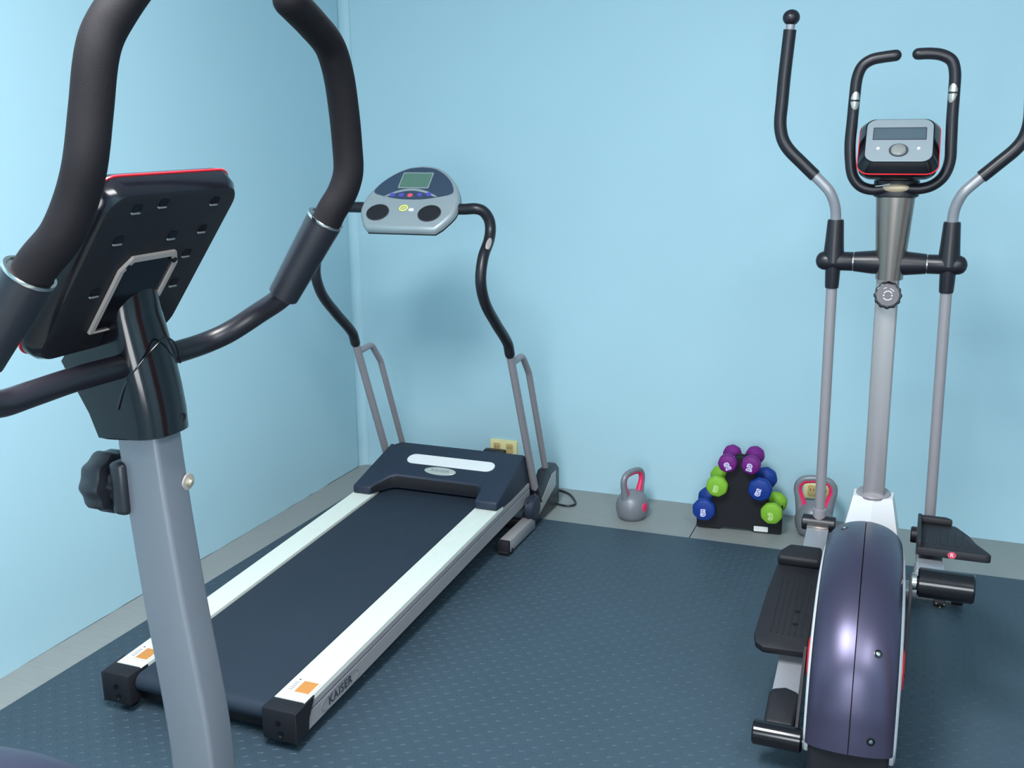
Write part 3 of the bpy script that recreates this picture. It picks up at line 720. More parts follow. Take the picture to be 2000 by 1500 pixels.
# pivot axle and the two swinging arms
PZ = 1.168
obj('pivot_housing', lathe([(0.024, -0.098), (0.028, -0.0965), (0.0335, -0.045), (0.0335, 0.045), (0.028, 0.0965), (0.024, 0.098)], 32, 'x', (-0.0995, 3.150, PZ)), 'satin', E)
obj('axle', cyl((-0.232, 3.15, PZ), (0.034, 3.15, PZ), 0.014), 'chrome', E)
for s in (-1, 1):
    xp = -0.253 if s < 0 else 0.0545
    ax = -0.0995
    pb = (-0.2515, 3.20, 0.352) if s < 0 else (0.0660, 3.20, 0.345)
    obj('pole', tube([(xp, 3.150, 1.11), (pb[0], 3.20, 0.368)], 0.0155, 20), 'greytube', E)
    # tee joint: ball-ended horizontal barrel, tapering upper sleeve, lower sleeve
    jb = lathe([(0.010, -0.060), (0.0255, -0.058), (0.0272, -0.054), (0.0272, 0.020), (0.0262, 0.030), (0.0215, 0.040), (0.0125, 0.0465), (0.002, 0.049)], 32, 'x', (0, 0, 0))
    bmesh.ops.transform(jb, matrix=Matrix.Translation((xp, 3.15, PZ)) @ Matrix.Rotation(0 if s > 0 else PI, 4, 'Z'), verts=jb.verts)
    tj = obj('pivot_joint', jb, 'satin', E)
    ul = lathe([(0.030, -0.004), (0.0295, 0.012), (0.0265, 0.050), (0.0228, 0.112), (0.0215, 0.118), (0.014, 0.118)], 28, 'z', (xp, 3.15, PZ)); obj('upper_sleeve', ul, 'satin', tj)
    ll = lathe([(0.014, -0.079), (0.0185, -0.078), (0.0195, -0.072), (0.0215, -0.020), (0.024, 0.0)], 28, 'z', (xp, 3.15, PZ)); obj('lower_sleeve', ll, 'satin', tj)
    obj('joint_ring', cyl((ax+s*0.0965, 3.15, PZ), (ax+s*0.1005, 3.15, PZ), 0.0270), 'chrome', tj)
    def HX(d): return xp+s*d
    lo_ = [(HX(0), 3.150, 1.20), (HX(0.000), 3.149, 1.283), (HX(0.004), 3.14, 1.325), (HX(0.0195), 3.13, 1.364), (HX(0.042), 3.13, 1.389), (HX(0.064), 3.13, 1.410)]
    obj('swing_arm', tube(smooth_path(lo_, 10), 0.0148, 20), 'silver', E)
    gr = [(HX(0.062), 3.13, 1.4085), (HX(0.101), 3.13, 1.445), (HX(0.139), 3.13, 1.482), (HX(0.1575), 3.13, 1.512), (HX(0.1660), 3.13, 1.553), (HX(0.1640), 3.13, 1.610), (HX(0.1605), 3.13, 1.685), (HX(0.152), 3.13, 1.806)]
    gg = obj('foam_handle', tube(smooth_path(gr, 10), 0.0178, 22), 'satin', E)
    obj('tip_neck', cyl((HX(0.152), 3.13, 1.800), (HX(0.1508), 3.13, 1.826), 0.0125), 'silver', gg)
    obj('end_ball', sphere((HX(0.150), 3.13, 1.838), 0.0235, sc=(1, 1, 0.92)), 'satin', gg)

# link joints, pedal arms, pedals, cranks
def pedal_arm(xa, rear, front, wdt=0.064, hgt=0.034):
    rear, front = Vector(rear), Vector(front)
    d = (front-rear).normalized(); u = Vector((1, 0, 0))
    m = frame(rear, u, d); L = (front-rear).length
    return prism(rrect(wdt, L, 0.004, 3, cy=L/2), -hgt/2, hgt/2, 0.003, 2, m), m
for s in (-1, 1):
    if s < 0: xa, rear, front, cj, cr, clen = -0.2500, (-0.250, 2.40, 0.122), (-0.251, 3.165, 0.332), (-0.250, 2.350, 0.107), 0.0300, 0.118
    else:     xa, rear, front, cj, cr, clen = 0.0640, (0.066, 2.63, 0.452), (0.066, 3.165, 0.338), (0.103, 2.600, 0.450), 0.0365, 0.130
    b, m = pedal_arm(xa, rear, front)
    obj('pedal_arm', b, 'silver', E)
    # front link joint
    jx = front[0]
    lj = cyl((jx-0.050, 3.195, 0.348), (jx+0.050, 3.195, 0.348), 0.0245, 28, 0.003)
    jo = obj('link_joint', lj, 'satin', E)
    obj('link_bracket', box(jx-0.033, jx+0.033, 3.150, 3.185, 0.300, 0.352, 0.005), 'gunmetal', jo)
    obj('link_ferrule', cyl((jx, 3.197, 0.350), (jx, 3.199, 0.395), 0.0205, 24, 0.002), 'greytube', jo)
    # plastic cap over the rear of the arm
    d = (Vector(front)-Vector(rear)).normalized()
    pts = [(-0.036, -0.075), (0.036, -0.075), (0.038, 0.03), (0.032, 0.045), (0.0, 0.056), (-0.032, 0.045), (-0.038, 0.03)]
    capm = frame(Vector(rear)+d*0.035, (1, 0, 0), d)
    obj('arm_cover', prism(pts, -0.026, 0.026, 0.010, 3, capm), 'matte' if s < 0 else 'silver', E)
    obj('crank_joint', cyl((cj[0]-clen/2, cj[1], cj[2]), (cj[0]+clen/2, cj[1], cj[2]), cr, 32, 0.004), 'gloss', E)
    xi = cj[0]-s*clen/2
    obj('joint_washer', cyl((xi, cj[1], cj[2]), (xi-s*0.014, cj[1], cj[2]), 0.0215, 24, 0.002), 'chrome', E)
    # crank arm from hub to joint
    hx = -0.207 if s < 0 else 0.024
    hub = Vector((hx, 2.475, 0.272)); je = Vector((hx, cj[1], cj[2]))
    cm_ = frame(hub, (1, 0, 0), je-hub); Lc = (je-hub).length
    obj('crank_arm', prism(rrect(0.008, Lc+0.03, 0.003, 3, cy=Lc/2), -0.016, 0.016, 0.002, 1, cm_), 'matte', E)
    # pedal platform
    if s < 0: x0, x1, y0, y1, z0, z1 = -0.350, -0.212, 2.545, 2.925, 0.235, 0.356
    else:     x0, x1, y0, y1, z0, z1 = 0.032, 0.212, 2.785, 3.130, 0.470, 0.418
    cxp = (x0+x1)/2; wd = x1-x0; Lp = math.hypot(y1-y0, z1-z0)
    pm = frame((cxp, y0, z0), (1, 0, 0), (0, y1-y0, z1-z0))
    if s < 0:
        ol = [(-wd/2+0.03, 0.0), (wd/2, 0.004), (wd/2, Lp-0.02), (wd/2-0.015, Lp), (-wd/2+0.045, Lp), (-wd/2+0.022, Lp-0.03), (-wd/2+0.008, Lp*0.55), (-wd/2, 0.045), (-wd/2+0.008, 0.015)]
    else:
        ol = [(-wd/2, 0.0), (wd/2-0.012, 0.0), (wd/2, 0.006), (wd/2-0.004, 0.03), (wd/2-0.030, Lp*0.35), (wd/2-0.045, Lp*0.62), (wd/2-0.075, Lp*0.92), (wd/2-0.105, Lp), (-wd/2, Lp)]
    pd = obj('pedal', prism(ol, -0.022, 0.0, 0.004, 2, pm), 'matte', E)
    # raised rim round toe and outer edges
    if s < 0:
        toe = prism([(-wd/2+0.046, Lp-0.002), (-wd/2+0.022, Lp-0.035), (-wd/2+0.018, Lp-0.07), (wd/2-0.002, Lp-0.07), (wd/2-0.002, Lp-0.002)], -0.002, 0.030, 0.010, 3, pm)
        obj('toe_guard', toe, 'matte', pd)
    else:
        toe = prism([(-wd/2+0.002, Lp-0.002), (-wd/2+0.002, Lp-0.030), (wd/2-0.085, Lp-0.030), (wd/2-0.102, Lp-0.002)], -0.002, 0.020, 0.006, 3, pm)
        obj('toe_guard', toe, 'matte', pd)
        side = prism([(-wd/2, 0.0), (-wd/2+0.010, 0.0), (-wd/2+0.010, Lp), (-wd/2, Lp)], -0.002, 0.022, 0.003, 2, pm)
        obj('side_guard', side, 'matte', pd)
        sm = frame((0.118, y0-0.0034, z0-0.0110), (1, 0, 0), (0, -0.15, 1))
        rs = obj('round_sticker', prism(ellipse(0.0105, 0.0098, 24), 0, 0.001, 0, 1, sm), 'pinkred', pd)
        obj('sticker_letter', text_bm('R', 0.015, sm @ Matrix.Translation((0, 0, 0.0013)), 0.0002, 0.0002), 'paper', pd, smooth=False)
    tr = bmnew()
    for k in range(6):
        xx = lerp(-wd/2+0.04, wd/2-0.02, k/5)
        if s > 0: xx = lerp(-wd/2+0.025, wd/2-0.06, k/5)
        join(tr, prism(rrect(0.005, Lp*0.55, 0.002, 3, cx=xx, cy=Lp*0.42), -0.001, 0.0018, 0, 1, pm))
    obj('tread_ribs', tr, 'matte', pd)
    if s < 0:
        for yy in (0.10, 0.15):
            obj('screw', lathe([(0.0065, 0), (0.0065, 0.0022), (0.003, 0.0028)], 14, 'z', (0, 0, 0), pm @ Matrix.Translation((0.030, yy, 0.0))), 'gloss', pd)

# shroud: a barrel-shaped cover strip in two halves, white cheeks, red hubs
prof = [(3.25, 0.335), (3.15, 0.385), (3.00, 0.442), (2.90, 0.480), (2.80, 0.517), (2.70, 0.540), (2.60, 0.549), (2.50, 0.538), (2.40, 0.506), (2.31, 0.450), (2.245, 0.375), (2.212, 0.290), (2.200, 0.225), (2.195, 0.188)]
pp_ = smooth_path([(0, y-3.0, z) for y, z in prof], 5)
cen = Vector((0, 2.62-3.0, 0.25))
nrmls = []
for i in range(len(pp_)):
    t = (pp_[min(i+1, len(pp_)-1)]-pp_[max(i-1, 0)]).normalized()
    nn = Vector((0, -t.z, t.y)); 
    if nn.dot(pp_[i]-cen) < 0: nn = -nn
    nrmls.append(nn)
HW = 0.095
NP = len(pp_)
def crown(i): return 0.062 if i < NP*0.55 else lerp(0.062, 0.030, (i-NP*0.55)/(NP*0.45))
for s in (-1, 1):
    b = bmnew(); rings = []
    for i_, (p, nn) in enumerate(zip(pp_, nrmls)):
        ring = []; cr_ = crown(i_)
        for k in range(11):
            u = lerp(0.0012, HW, (math.sin(k/10*PI/2)))
            d = cr_*(1-math.sqrt(max(0, 1-(u/HW)**2)))
            ring.append(p-nn*d+Vector((s*u, 0, 0)))
        for k in range(10, -1, -1):
            u = lerp(0.0012, HW, (math.sin(k/10*PI/2)))-0.0015*(k > 0)
            d = cr_*(1-math.sqrt(max(0, 1-(u/HW)**2)))+0.004
            ring.append(p-nn*d+Vector((s*max(u, 0.0012), 0, 0)))
        rings.append(ring)
    rings_to(b, rings)
    obj('shroud_half', b, 'shroud', E, space='l', angle=60)
core = [(p-nn*0.010) for p, nn in zip(pp_, nrmls)]
b = bmnew(); rings_to(b, [[Vector((x, p.y, p.z)) for p in core]+[Vector((x, -0.70, 0.12)), Vector((x, 0.25, 0.20))] for x in (-0.004, 0.004)])
obj('seam_core', b, 'matte', E, space='l')
for s in (-1, 1):
    b = bmnew(); rings = []
    for off, u in ((0.075, 0.060), (0.072, 0.088), (0.070, 0.096), (0.076, 0.1005), (0.105, 0.1035), (0.15, 0.105)):
        rings.append([p-nn*off*min(1.0, (p-cen).length/0.2)+Vector((s*u, 0, 0)) for p, nn in zip(pp_, nrmls)]+[Vector((s*u, -0.735+off*0.5, 0.115)), Vector((s*u, 0.22-off*0.4, 0.14+off*0.3))])
    rings_to(b, rings)
    obj('side_cheek', b, 'white', E, space='l', angle=50)
    obj('crank_hub', lathe([(0.052, 0.0), (0.052, 0.004), (0.045, 0.008), (0.002, 0.009)] if s > 0 else [(0.002, -0.009), (0.045, -0.008), (0.052, -0.004), (0.052, 0.0)], 32, 'x', (s*0.104, 2.475-3.0, 0.268)), 'red', E, space='l')
b = prism([(2.225, 0.018), (2.215, 0.205), (2.35, 0.26), (2.95, 0.20), (3.30, 0.16), (3.30, 0.06), (3.25, 0.03)], -0.088, 0.088, 0.012, 3,
          Matrix(((0, 0, 1, 0), (1, 0, 0, -3.0), (0, 1, 0, 0), (0, 0, 0, 1))))
obj('base_housing', b, 'matte', E, space='l')
# screw recesses along the cover strip
for (u, idx) in ((0.048, 0.745), (0.046, 0.93), (-0.052, 0.39)):
    i = int(idx*(len(pp_)-1)); p, nn = pp_[i], nrmls[i]
    d = crown(i)*(1-math.sqrt(1-(u/HW)**2)); sl = (u/HW**2)*crown(i)/math.sqrt(1-(u/HW)**2)
    n2 = (nn+Vector((sl, 0, 0))).normalized()
    pos = p-nn*d+Vector((u, 0, 0))
    m = Matrix.Translation(pos) @ n2.to_track_quat('Z', 'Y').to_matrix().to_4x4()
    so = obj('screw_recess', lathe([(0.0095, -0.003), (0.0095, 0.0010), (0.0080, 0.0013), (0.001, 0.0009)], 20, 'z', (0, 0, 0), m), 'gloss', E, space='l')
    obj('screw', lathe([(0.0045, 0.0006), (0.0042, 0.0024), (0.001, 0.0028)], 14, 'z', (0, 0, 0), m), 'chrome', so, space='l')
# front stabiliser
st_ = obj('stabiliser', cyl((-0.375, 3.455, 0.047), (0.160, 3.485, 0.047), 0.030, 24), 'silver', E)
for s, x, y in ((-1, -0.375, 3.455), (1, 0.160, 3.486)):
    ec = cyl((x-0.012 if s < 0 else x-0.004, y, 0.048), (x+0.004 if s < 0 else x+0.034, y+0.001, 0.048), 0.034, 24, 0.004)
    join(ec, cyl((x-s*0.055, y-0.03, 0.0275), (x-s*0.020, y-0.03, 0.0275), 0.0145, 20, 0.002))
    eo = obj('stabiliser_cap', ec, 'matte', E)
    bb = bmnew()
    for dx, dz in ((-0.012, 0.004), (0.012, 0.003), (0.0, -0.008)):
        join(bb, cyl((x-s*0.035+dx, y-0.046, 0.024+dz), (x-s*0.035+dx, y-0.042, 0.024+dz), 0.0028, 8))
    obj('foot_bolts', bb, 'screw', eo)
obj('front_strut', box(-0.135, -0.068, 3.30, 3.47, 0.03, 0.075, 0.006), 'silver', E)

# ================================================================== EXERCISE BIKE (foreground left)
B = root('exercise_bike', (-0.985, 1.10, 0.0), 0, 'close-up exercise bike with black foam handlebars and red-edged console at left', 'exercise bike')
def ringxy(c, hx, hy, r=0.006, n=3):
    return [Vector(c)+Vector((x, y, 0)) for x, y in rrect(2*hx, 2*hy, r, n)]
# curved box-section mast: (x of front face, z)
mp = [(-0.948, 1.200), (-0.944, 1.120), (-0.936, 1.020), (-0.924, 0.900), (-0.910, 0.790), (-0.901, 0.700), (-0.899, 0.620), (-0.905, 0.530), (-0.918, 0.430), (-0.935, 0.330)]
mps = smooth_path([(x, 0, z) for x, z in mp], 5)
rings = []
for p in mps:
    hw = 0.034+0.004*max(0, min(1, (1.15-p.z)/0.4))
    rings.append(ringxy((p.x-hw, 1.107, p.z), hw, 0.0275, 0.007, 3))
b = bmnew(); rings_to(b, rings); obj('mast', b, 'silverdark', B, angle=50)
# bolt on the front face
bo_ = frame((-0.9405, 1.130, 1.073), (0, 1, 0), (0.1, 0, 1))
bt = obj('bolt_washer', lathe([(0.0125, 0), (0.0120, 0.0022), (0.006, 0.0026)], 24, 'z', (0, 0, 0), bo_), 'palebeige', B)
obj('bolt', lathe([(0.0062, 0.002), (0.0058, 0.006), (0.0035, 0.0085), (0.001, 0.009)], 18, 'z', (0, 0, 0), bo_), 'screw', bt)
# adjusting knob on the rider's side
kx = -1.016
km = frame((kx, 1.100, 1.088), (0, -1, 0), (0, 0, 1)); km.translation = Vector((kx, 1.100, 1.071))
lob = []
for k in range(108):
    a = 2*PI*k/108; rr_ = 0.0455-0.0040*(abs(math.sin(a*4.5))**1.6); lob.append((rr_*math.cos(a), rr_*math.sin(a)))
kb2 = stack([([(x*0.60, y*0.60) for x, y in lob], 0.006), ([(x*0.62, y*0.62) for x, y in lob], 0.016), ([(x*0.96, y*0.96) for x, y in lob], 0.019), (lob, 0.024), (lob, 0.046), ([(x*0.93, y*0.93) for x, y in lob], 0.052), ([(x*0.6, y*0.6) for x, y in lob], 0.054)], km)
obj('adjusting_knob', kb2, 'plastic', B)
obj('knob_boss', box(-1.026, -1.000, 1.070, 1.135, 1.033, 1.110, 0.008, 3), 'plastic', B)

# glossy neck cover: flat sides and rounded front
def dring(xb, xf, yc, hy, z, tilt=0.0, n=12, dz=0.0):
    """D section; xb back (rider side), xf rounded front; z rises by dz toward the back"""
    out = []
    rx = 0.034
    for k in range(n+1):
        a = -PI/2+PI*k/n
        c, s_ = math.cos(a), math.sin(a); f = (abs(c)**2.6+abs(s_)**2.6)**(-1/2.6)
        out.append(Vector((xf-rx+rx*c*f, yc+hy*s_*f, z)))
    for q in (0.25, 0.5, 0.75): out.append(Vector((lerp(xf-rx, xb, q), yc+hy, z)))
    out.append(Vector((xb+0.006, yc+hy*0.98, z))); out.append(Vector((xb, yc+hy*0.80, z)))
    out.append(Vector((xb, yc-hy*0.80, z))); out.append(Vector((xb+0.006, yc-hy*0.98, z)))
    for q in (0.75, 0.5, 0.25): out.append(Vector((lerp(xf-rx, xb, q), yc-hy, z)))
    return [v+Vector((0, 0, dz*(xf-v.x)/(xf-xb))) for v in out]
secs = [(-1.026, -0.934, 1.107, 0.0395, 1.150), (-1.036, -0.930, 1.107, 0.0420, 1.152), (-1.048, -0.931, 1.107, 0.0425, 1.18), (-1.066, -0.935, 1.106, 0.0430, 1.215), (-1.084, -0.941, 1.105, 0.0430, 1.25),
        (-1.055, -0.948, 1.104, 0.0425, 1.285), (-1.022, -0.954, 1.103, 0.0420, 1.315), (-1.000, -0.956, 1.102, 0.0410, 1.345), (-0.985, -0.945, 1.101, 0.040, 1.385)]
b = bmnew(); rings_to(b, [dring(*s_, dz=-0.006 if i < 2 else 0.0) for i, s_ in enumerate(secs)])
nk = obj('neck_cover', b, 'gloss', B, angle=40)
obj('screw_hole', lathe([(0.0065, 0), (0.0062, 0.0012), (0.0045, 0.0012), (0.0045, -0.001), (0.001, -0.001)], 18, 'z', (0, 0, 0), frame((-0.9320, 1.121, 1.170), (0, 1, 0), (0.05, 0, 1))), 'matte', nk)
# raised moulding line sweeping over the neck
ml = [(-0.9895, 1.0630, 1.190), (-0.972, 1.0628, 1.225), (-0.950, 1.0700, 1.255), (-0.9385, 1.090, 1.276), (-0.937, 1.107, 1.283), (-0.938, 1.127, 1.270), (-0.9475, 1.145, 1.240)]
obj('moulding_line', tube(smooth_path(ml, 8), 0.0014, 8), 'gloss', nk)

# console seen from the back
cvv = Vector((math.cos(R(54)), 0, math.sin(R(54)))); nn = Vector((-cvv.z, 0, cvv.x))
cc = Vector((-0.963, 1.079, 1.392))+nn*0.022
top, cm = console_unit(B, cc, (0, -1, 0), cvv, 0.260, 0.270, 0.038, 0.035)
# pale gasket between neck and back panel
gx = -0.038*1.37
go = [(-0.054, -0.090), (0.054, -0.090), (0.054, 0.012), (0.040, 0.032), (-0.040, 0.032), (-0.054, 0.012)]
gi = [(-0.047, -0.0895), (0.047, -0.0895), (0.047, 0.010), (0.036, 0.0245), (-0.036, 0.0245), (-0.047, 0.010)]
gk = obj('gasket', ringplate(go, gi, gx-0.005, gx-0.0005, cm), 'palebeige', B)
obj('mount_recess', prism(gi, gx-0.002, gx-0.0002, 0, 1, cm), 'gloss', gk)
for (ux, vy) in ((0.043, 0.018), (-0.043, 0.018)):
    obj('screw', lathe([(0.004, gx-0.007), (0.004, gx-0.004)], 12, 'z', (0, 0, 0), cm @ Matrix.Translation((ux, vy, 0))), 'gloss', gk)
sl = 0
for (ux, vy) in ((0.074, 0.108), (0.030, 0.113), (-0.074, 0.108), (0.080, 0.062), (-0.020, 0.058), (-0.079, 0.062), (-0.072, 0.022), (0.076, -0.02), (-0.078, -0.03)):
    ro = obj('screw_recess', prism(rrect(0.015, 0.011, 0.003, 3, cx=ux, cy=vy), gx-0.0012, gx+0.001, 0, 1, cm), 'gloss', B)
    obj('recess_lip', prism(rrect(0.015, 0.002, 0.0008, 2, cx=ux, cy=vy-0.0065), gx-0.0022, gx, 0, 1, cm), 'inkgrey', ro)

# handlebar: bare tube through the neck, sleeves, thick foam grips
far = [(-0.980, 1.10, 1.248), (-0.980, 1.173, 1.246), (-0.979, 1.238, 1.247), (-0.960, 1.271, 1.258), (-0.925, 1.295, 1.283), (-0.875, 1.300, 1.316), (-0.850, 1.305, 1.352)]
near = [(-0.980, 1.10, 1.248), (-0.980, 0.988, 1.250), (-0.970, 0.905, 1.251), (-0.962, 0.851, 1.253), (-0.940, 0.800, 1.272), (-0.905, 0.779, 1.312), (-0.877, 0.778, 1.350)]
obj('handlebar', tube(smooth_path(list(reversed(near))+far[1:], 8), 0.0158, 24), 'satin', B)
for sgn, sl0, sl1, foam in (
    (1, (-0.878, 1.299, 1.313), (-0.803, 1.304, 1.425), [(-0.806, 1.304, 1.412), (-0.795, 1.308, 1.436), (-0.782, 1.319, 1.462), (-0.775, 1.327, 1.490), (-0.775, 1.328, 1.525), (-0.775, 1.323, 1.576), (-0.775, 1.312, 1.627), (-0.775, 1.293, 1.660), (-0.771, 1.246, 1.684), (-0.765, 1.197, 1.702), (-0.765, 1.186, 1.707)]),
    (-1, (-0.898, 0.779, 1.322), (-0.832, 0.792, 1.413), [(-0.836, 0.791, 1.404), (-0.822, 0.796, 1.424), (-0.800, 0.806, 1.450), (-0.786, 0.816, 1.483), (-0.776, 0.823, 1.518), (-0.775, 0.838, 1.571), (-0.775, 0.851, 1.617), (-0.775, 0.863, 1.642), (-0.772, 0.880, 1.665), (-0.770, 0.910, 1.695), (-0.768, 0.944, 1.724), (-0.766, 0.983, 1.740)])):
    sv = cyl(sl0, sl1, 0.0225, 32, 0.002, r1=0.0262)
    so = obj('grip_sleeve', sv, 'plastic', B)
    d = (Vector(sl1)-Vector(sl0)).normalized()
    rg = lathe([(0.0225, -0.001), (0.0270, -0.001), (0.0275, 0.001), (0.0270, 0.0030), (0.0240, 0.0030), (0.0225, 0.001)], 40)
    bmesh.ops.transform(rg, matrix=Matrix.Translation(sl1) @ d.to_track_quat('Z', 'Y').to_matrix().to_4x4(), verts=rg.verts)
    obj('sleeve_ring', rg, 'chrome', so)
    obj('foam_grip', tube(smooth_path(foam, 8), 0.0212, 28, round_ends=True), 'foam', B)
# lower body: pearl shroud on the rider's side, stabilisers
prof = [(-0.86, 0.20), (-0.90, 0.34), (-0.99, 0.43), (-1.10, 0.495), (-1.22, 0.530), (-1.36, 0.540), (-1.50, 0.52), (-1.62, 0.48), (-1.69, 0.36), (-1.70, 0.22), (-1.66, 0.10)]
pq = smooth_path([(x, 0, z) for x, z in prof], 4); cen = Vector((-1.30, 0, 0.28))
rings = []
for u in [-1, -0.92, -0.75, -0.5, -0.2, 0.2, 0.5, 0.75, 0.92, 1]:
    d = 0.05*(1-math.sqrt(max(0, 1-u*u)))
    rings.append([Vector((p.x, 1.107+u*0.092, p.z))-(p-cen).normalized()*d for p in pq])
b = bmnew(); rings_to(b, rings)
obj('shroud', b, 'shroud', B, angle=60)
obj('shroud_cheek', prism([(p.x*0.80-0.26, p.z*0.80+0.04) for p in pq], 1.010, 1.204, 0.01, 2, Matrix(((1, 0, 0, 0), (0, 0, 1, 0), (0, 1, 0, 0), (0, 0, 0, 1)))), 'white', B)
obj('frame_beam', box(-1.75, -0.80, 1.075, 1.139, 0.045, 0.105, 0.006), 'silver', B)
for x in (-0.86, -1.74):
    so = obj('stabiliser', cyl((x, 0.86, 0.042), (x, 1.354, 0.042), 0.028, 20), 'silver', B)
    for y0, y1 in ((0.835, 0.875), (1.34, 1.38)):
        obj('end_cap', cyl((x, y0, 0.0435), (x, y1, 0.0435), 0.0325, 20, 0.004), 'matte', so)

# ================================================================== DUMBBELLS AND RACK
K = root('dumbbell_rack', (-0.612, 3.945, 0.0), R(5), 'black three-tier plastic dumbbell rack against the blue back wall', 'rack')
hull = [(-0.160, 0.004), (-0.160, 0.092), (-0.146, 0.082), (-0.138, 0.077), (-0.120, 0.077), (-0.108, 0.090), (-0.102, 0.182), (-0.094, 0.177), (-0.074, 0.177), (-0.062, 0.190), (-0.052, 0.250), (-0.062, 0.262), (-0.030, 0.275), (-0.022, 0.305),
        (0.022, 0.305), (0.030, 0.275), (0.062, 0.262), (0.052, 0.250), (0.060, 0.195), (0.074, 0.182), (0.094, 0.182), (0.102, 0.190), (0.112, 0.105), (0.120, 0.089), (0.142, 0.089), (0.150, 0.094), (0.164, 0.110), (0.164, 0.004), (0.060, 0.004), (0.048, 0.014), (-0.062, 0.014), (-0.074, 0.004)]
KM = Matrix(((1, 0, 0, 0), (0, 0, 1, 0), (0, 1, 0, 0), (0, 0, 0, 1)))
obj('rack_plate', prism(hull, -0.026, -0.016, 0.0025, 1, KM), 'rack', K, space='l')
obj('rack_plate', prism(hull, 0.014, 0.024, 0.0025, 1, KM), 'rack', K, space='l')
obj('top_spacer', box(-0.020, 0.020, -0.018, 0.016, 0.285, 0.300, 0.002), 'rack', K, space='l')
for sx in (-1, 1):
    obj('base_spacer', box(sx*0.158-0.006, sx*0.158+0.006, -0.018, 0.016, 0.006, 0.045, 0.002), 'rack', K, space='l')
obj('label', prism(rrect(0.054, 0.021, 0.002, 2, cx=0.086, cy=0.019), -0.0275, -0.0255, 0, 1, KM), 'paper', K, space='l')
def dumbbell(loc, rz, r, colr, num, L, ang, label, paint, group):
    t = root('dumbbell', loc, rz, label, 'dumbbell', group)
    hl = L/2; q = r
    def head(s):
        pr = [(0.0135, hl-0.050), (0.0165, hl-0.046), (q*0.80, hl-0.036), (q*0.97, hl-0.028), (q, hl-0.020), (q*0.985, hl-0.010), (q*0.90, hl-0.003), (q*0.78, hl), (0.001, hl)]
        b = lathe(pr, 40, 'z', power=None)
        # faintly eight-sided head
        for v in b.verts:
            rr0 = math.hypot(v.co.x, v.co.y)
            if rr0 > 0.02:
                a = math.atan2(v.co.y, v.co.x); k = PI/4; a2 = ((a+k/2) % k)-k/2
                f = lerp(1.0, math.cos(k/2)/math.cos(a2)*1.035, 0.75); v.co.x *= f; v.co.y *= f
        bmesh.ops.transform(b, matrix=Matrix.Rotation(PI/2 if s < 0 else -PI/2, 4, 'X') @ Matrix.Rotation(ang, 4, 'Z'), verts=b.verts)
        return b
    obj('head', head(-1), colr, t, space='l', angle=45)
    obj('head', head(1), colr, t, space='l', angle=45)
    obj('handle', lathe([(0.0150, -hl+0.045), (0.0142, -hl+0.06), (0.0155, 0), (0.0142, hl-0.06), (0.0150, hl-0.045)], 24, 'y'), colr, t, space='l')
    m = frame((0.0, -hl-0.0004, 0.0), (math.cos(ang), 0, math.sin(ang)), (-math.sin(ang), 0, math.cos(ang)))
    m = m @ Matrix.Translation((-0.002, -r*0.22, 0))
    obj('number_outline', text_bm(num, 0.034, m, 0.0006, 0.0036, 1.05), paint, t, space='l', smooth=False)
    obj('number', text_bm(num, 0.034, m @ Matrix.Translation((0, 0, 0.0004)), 0.0006, -0.0005, 1.05), colr, t, space='l', smooth=False)
    return t
MT['numw'] = material('pale_number_paint', rgb(206, 204, 232), 0.6, var=0.03)
MT['numg'] = material('faded_number_paint', rgb(178, 210, 132), 0.6, var=0.12, scale=200)
GR = 'dumbbells on the rack'
dumbbell((-0.657, 3.945, 0.288), R(2), 0.0370, 'purple', '2', 0.160, R(25), 'purple dumbbell on the left of the rack top tier', 'numw', GR)
dumbbell((-0.569, 3.948, 0.290), R(2), 0.0375, 'purple', '2', 0.160, R(-12), 'purple dumbbell on the right of the rack top tier', 'numw', GR)
dumbbell((-0.696, 3.943, 0.192), R(4), 0.0425, 'green', '3', 0.165, R(-10), 'lime green dumbbell on the left middle tier under purple ones', 'numg', GR)
dumbbell((-0.528, 3.948, 0.198), R(0), 0.0460, 'blue', '5', 0.175, R(-14), 'blue dumbbell on the right middle tier of the rack', 'numw', GR)
dumbbell((-0.741, 3.940, 0.093), R(3), 0.0455, 'blue', '5', 0.175, R(4), 'blue dumbbell on the lower left tier of the rack', 'numw', GR)
dumbbell((-0.481, 3.950, 0.105), R(0), 0.0425, 'green', '3', 0.165, R(6), 'lime green dumbbell on the lower right tier by the label', 'numg', GR)

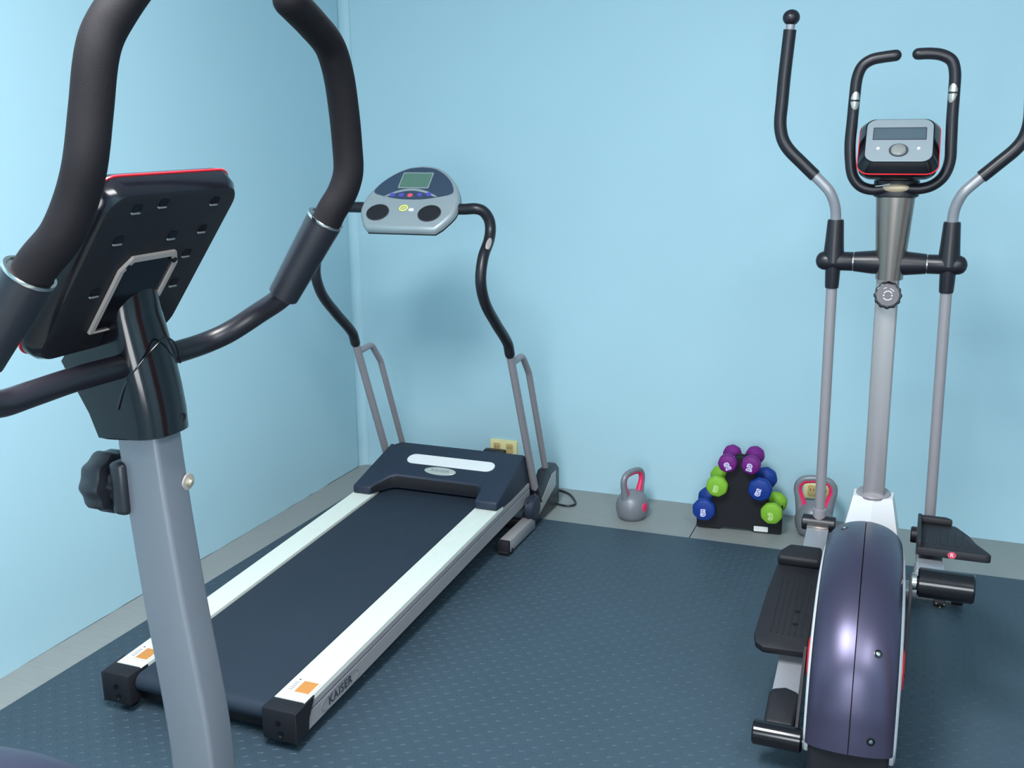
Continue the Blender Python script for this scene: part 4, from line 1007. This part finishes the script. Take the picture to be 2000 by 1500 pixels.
# ================================================================== KETTLEBELLS
def kettlebell(loc, rz, sc, label, fat=1.0):
    t = root('kettlebell', loc, rz, label, 'kettlebell', 'grey and pink kettlebells')
    body = lathe([(0.044, 0.0), (0.050, 0.004), (0.0595, 0.022), (0.0640, 0.045), (0.0640, 0.062), (0.0590, 0.084), (0.0480, 0.102), (0.0320, 0.114), (0.014, 0.120), (0.001, 0.121)], 48, 'z', sx=1.0*fat, sy=0.92*fat)
    bmesh.ops.transform(body, matrix=Matrix.Scale(sc, 4), verts=body.verts)
    bo2 = obj('body', body, 'kbgrey', t, space='l', angle=60)
    path = [(-0.040, 0, 0.070), (-0.047, 0, 0.100), (-0.054, 0, 0.130), (-0.061, 0, 0.158), (-0.058, 0, 0.180), (-0.044, 0, 0.196), (-0.022, 0, 0.202), (0, 0, 0.2035),
            (0.022, 0, 0.202), (0.044, 0, 0.196), (0.058, 0, 0.180), (0.061, 0, 0.158), (0.054, 0, 0.130), (0.047, 0, 0.100), (0.040, 0, 0.070)]
    sp = smooth_path(path, 6)
    def hr(t_): return (0.0118+0.0100*max(0, (abs(t_-0.5)*2-0.50)/0.50)**1.5)*1.0
    h = tube([p*sc for p in sp], lambda q: hr(q)*sc, 24, up=(0, 1, 0))
    obj('handle', h, 'kbgrey', t, space='l', angle=60)
    # pink grip lining along the inside of the handle
    inner = []
    cc_ = Vector((0, 0, 0.150))
    n = len(sp)
    sh = [(math.cos(2*PI*k/14), math.sin(2*PI*k/14)) for k in range(14)]
    ip = []
    for i in range(3, n-3):
        p = sp[i]; tt = (sp[i+1]-sp[i-1]).normalized(); nn_ = Vector((-tt.z, 0, tt.x))
        if nn_.dot(cc_-p) < 0: nn_ = -nn_
        ip.append(((p+nn_*hr(i/(n-1))*0.50)*sc, hr(i/(n-1))*sc))
    Ls = [0]
    for a, b_ in zip(ip, ip[1:]): Ls.append(Ls[-1]+(b_[0]-a[0]).length)
    def rr2(q):
        x = q*Ls[-1]
        for k in range(len(Ls)-1):
            if Ls[k+1] >= x: return lerp(ip[k][1], ip[k+1][1], (x-Ls[k])/max(1e-9, Ls[k+1]-Ls[k]))*0.9
        return ip[-1][1]*0.9
    obj('grip_lining', tube([a for a, _ in ip], rr2, 20, round_ends=True, up=(0, 1, 0)), 'pink', t, space='l', angle=60)
    for s in (-1, 1):
        # pink roundels on both faces of the body
        rd = sphere((0, 0, 0), 1, 24, 12)
        bmesh.ops.transform(rd, matrix=Matrix.Translation((0, s*0.0565*sc*fat, 0.060*sc)) @ Matrix.Diagonal((0.0165*sc, 0.0045*sc, 0.0205*sc, 1)), verts=rd.verts)
        obj('roundel', rd, 'pink', t, space='l')
    return t
kettlebell((-1.040, 3.925, 0.0), R(66), 0.98, 'grey kettlebell with pink handle lining standing between treadmill and dumbbell rack', 1.13)
kettlebell((-0.333, 3.990, 0.0), R(3), 1.12, 'grey kettlebell with pink handle lining behind the elliptical left pole')
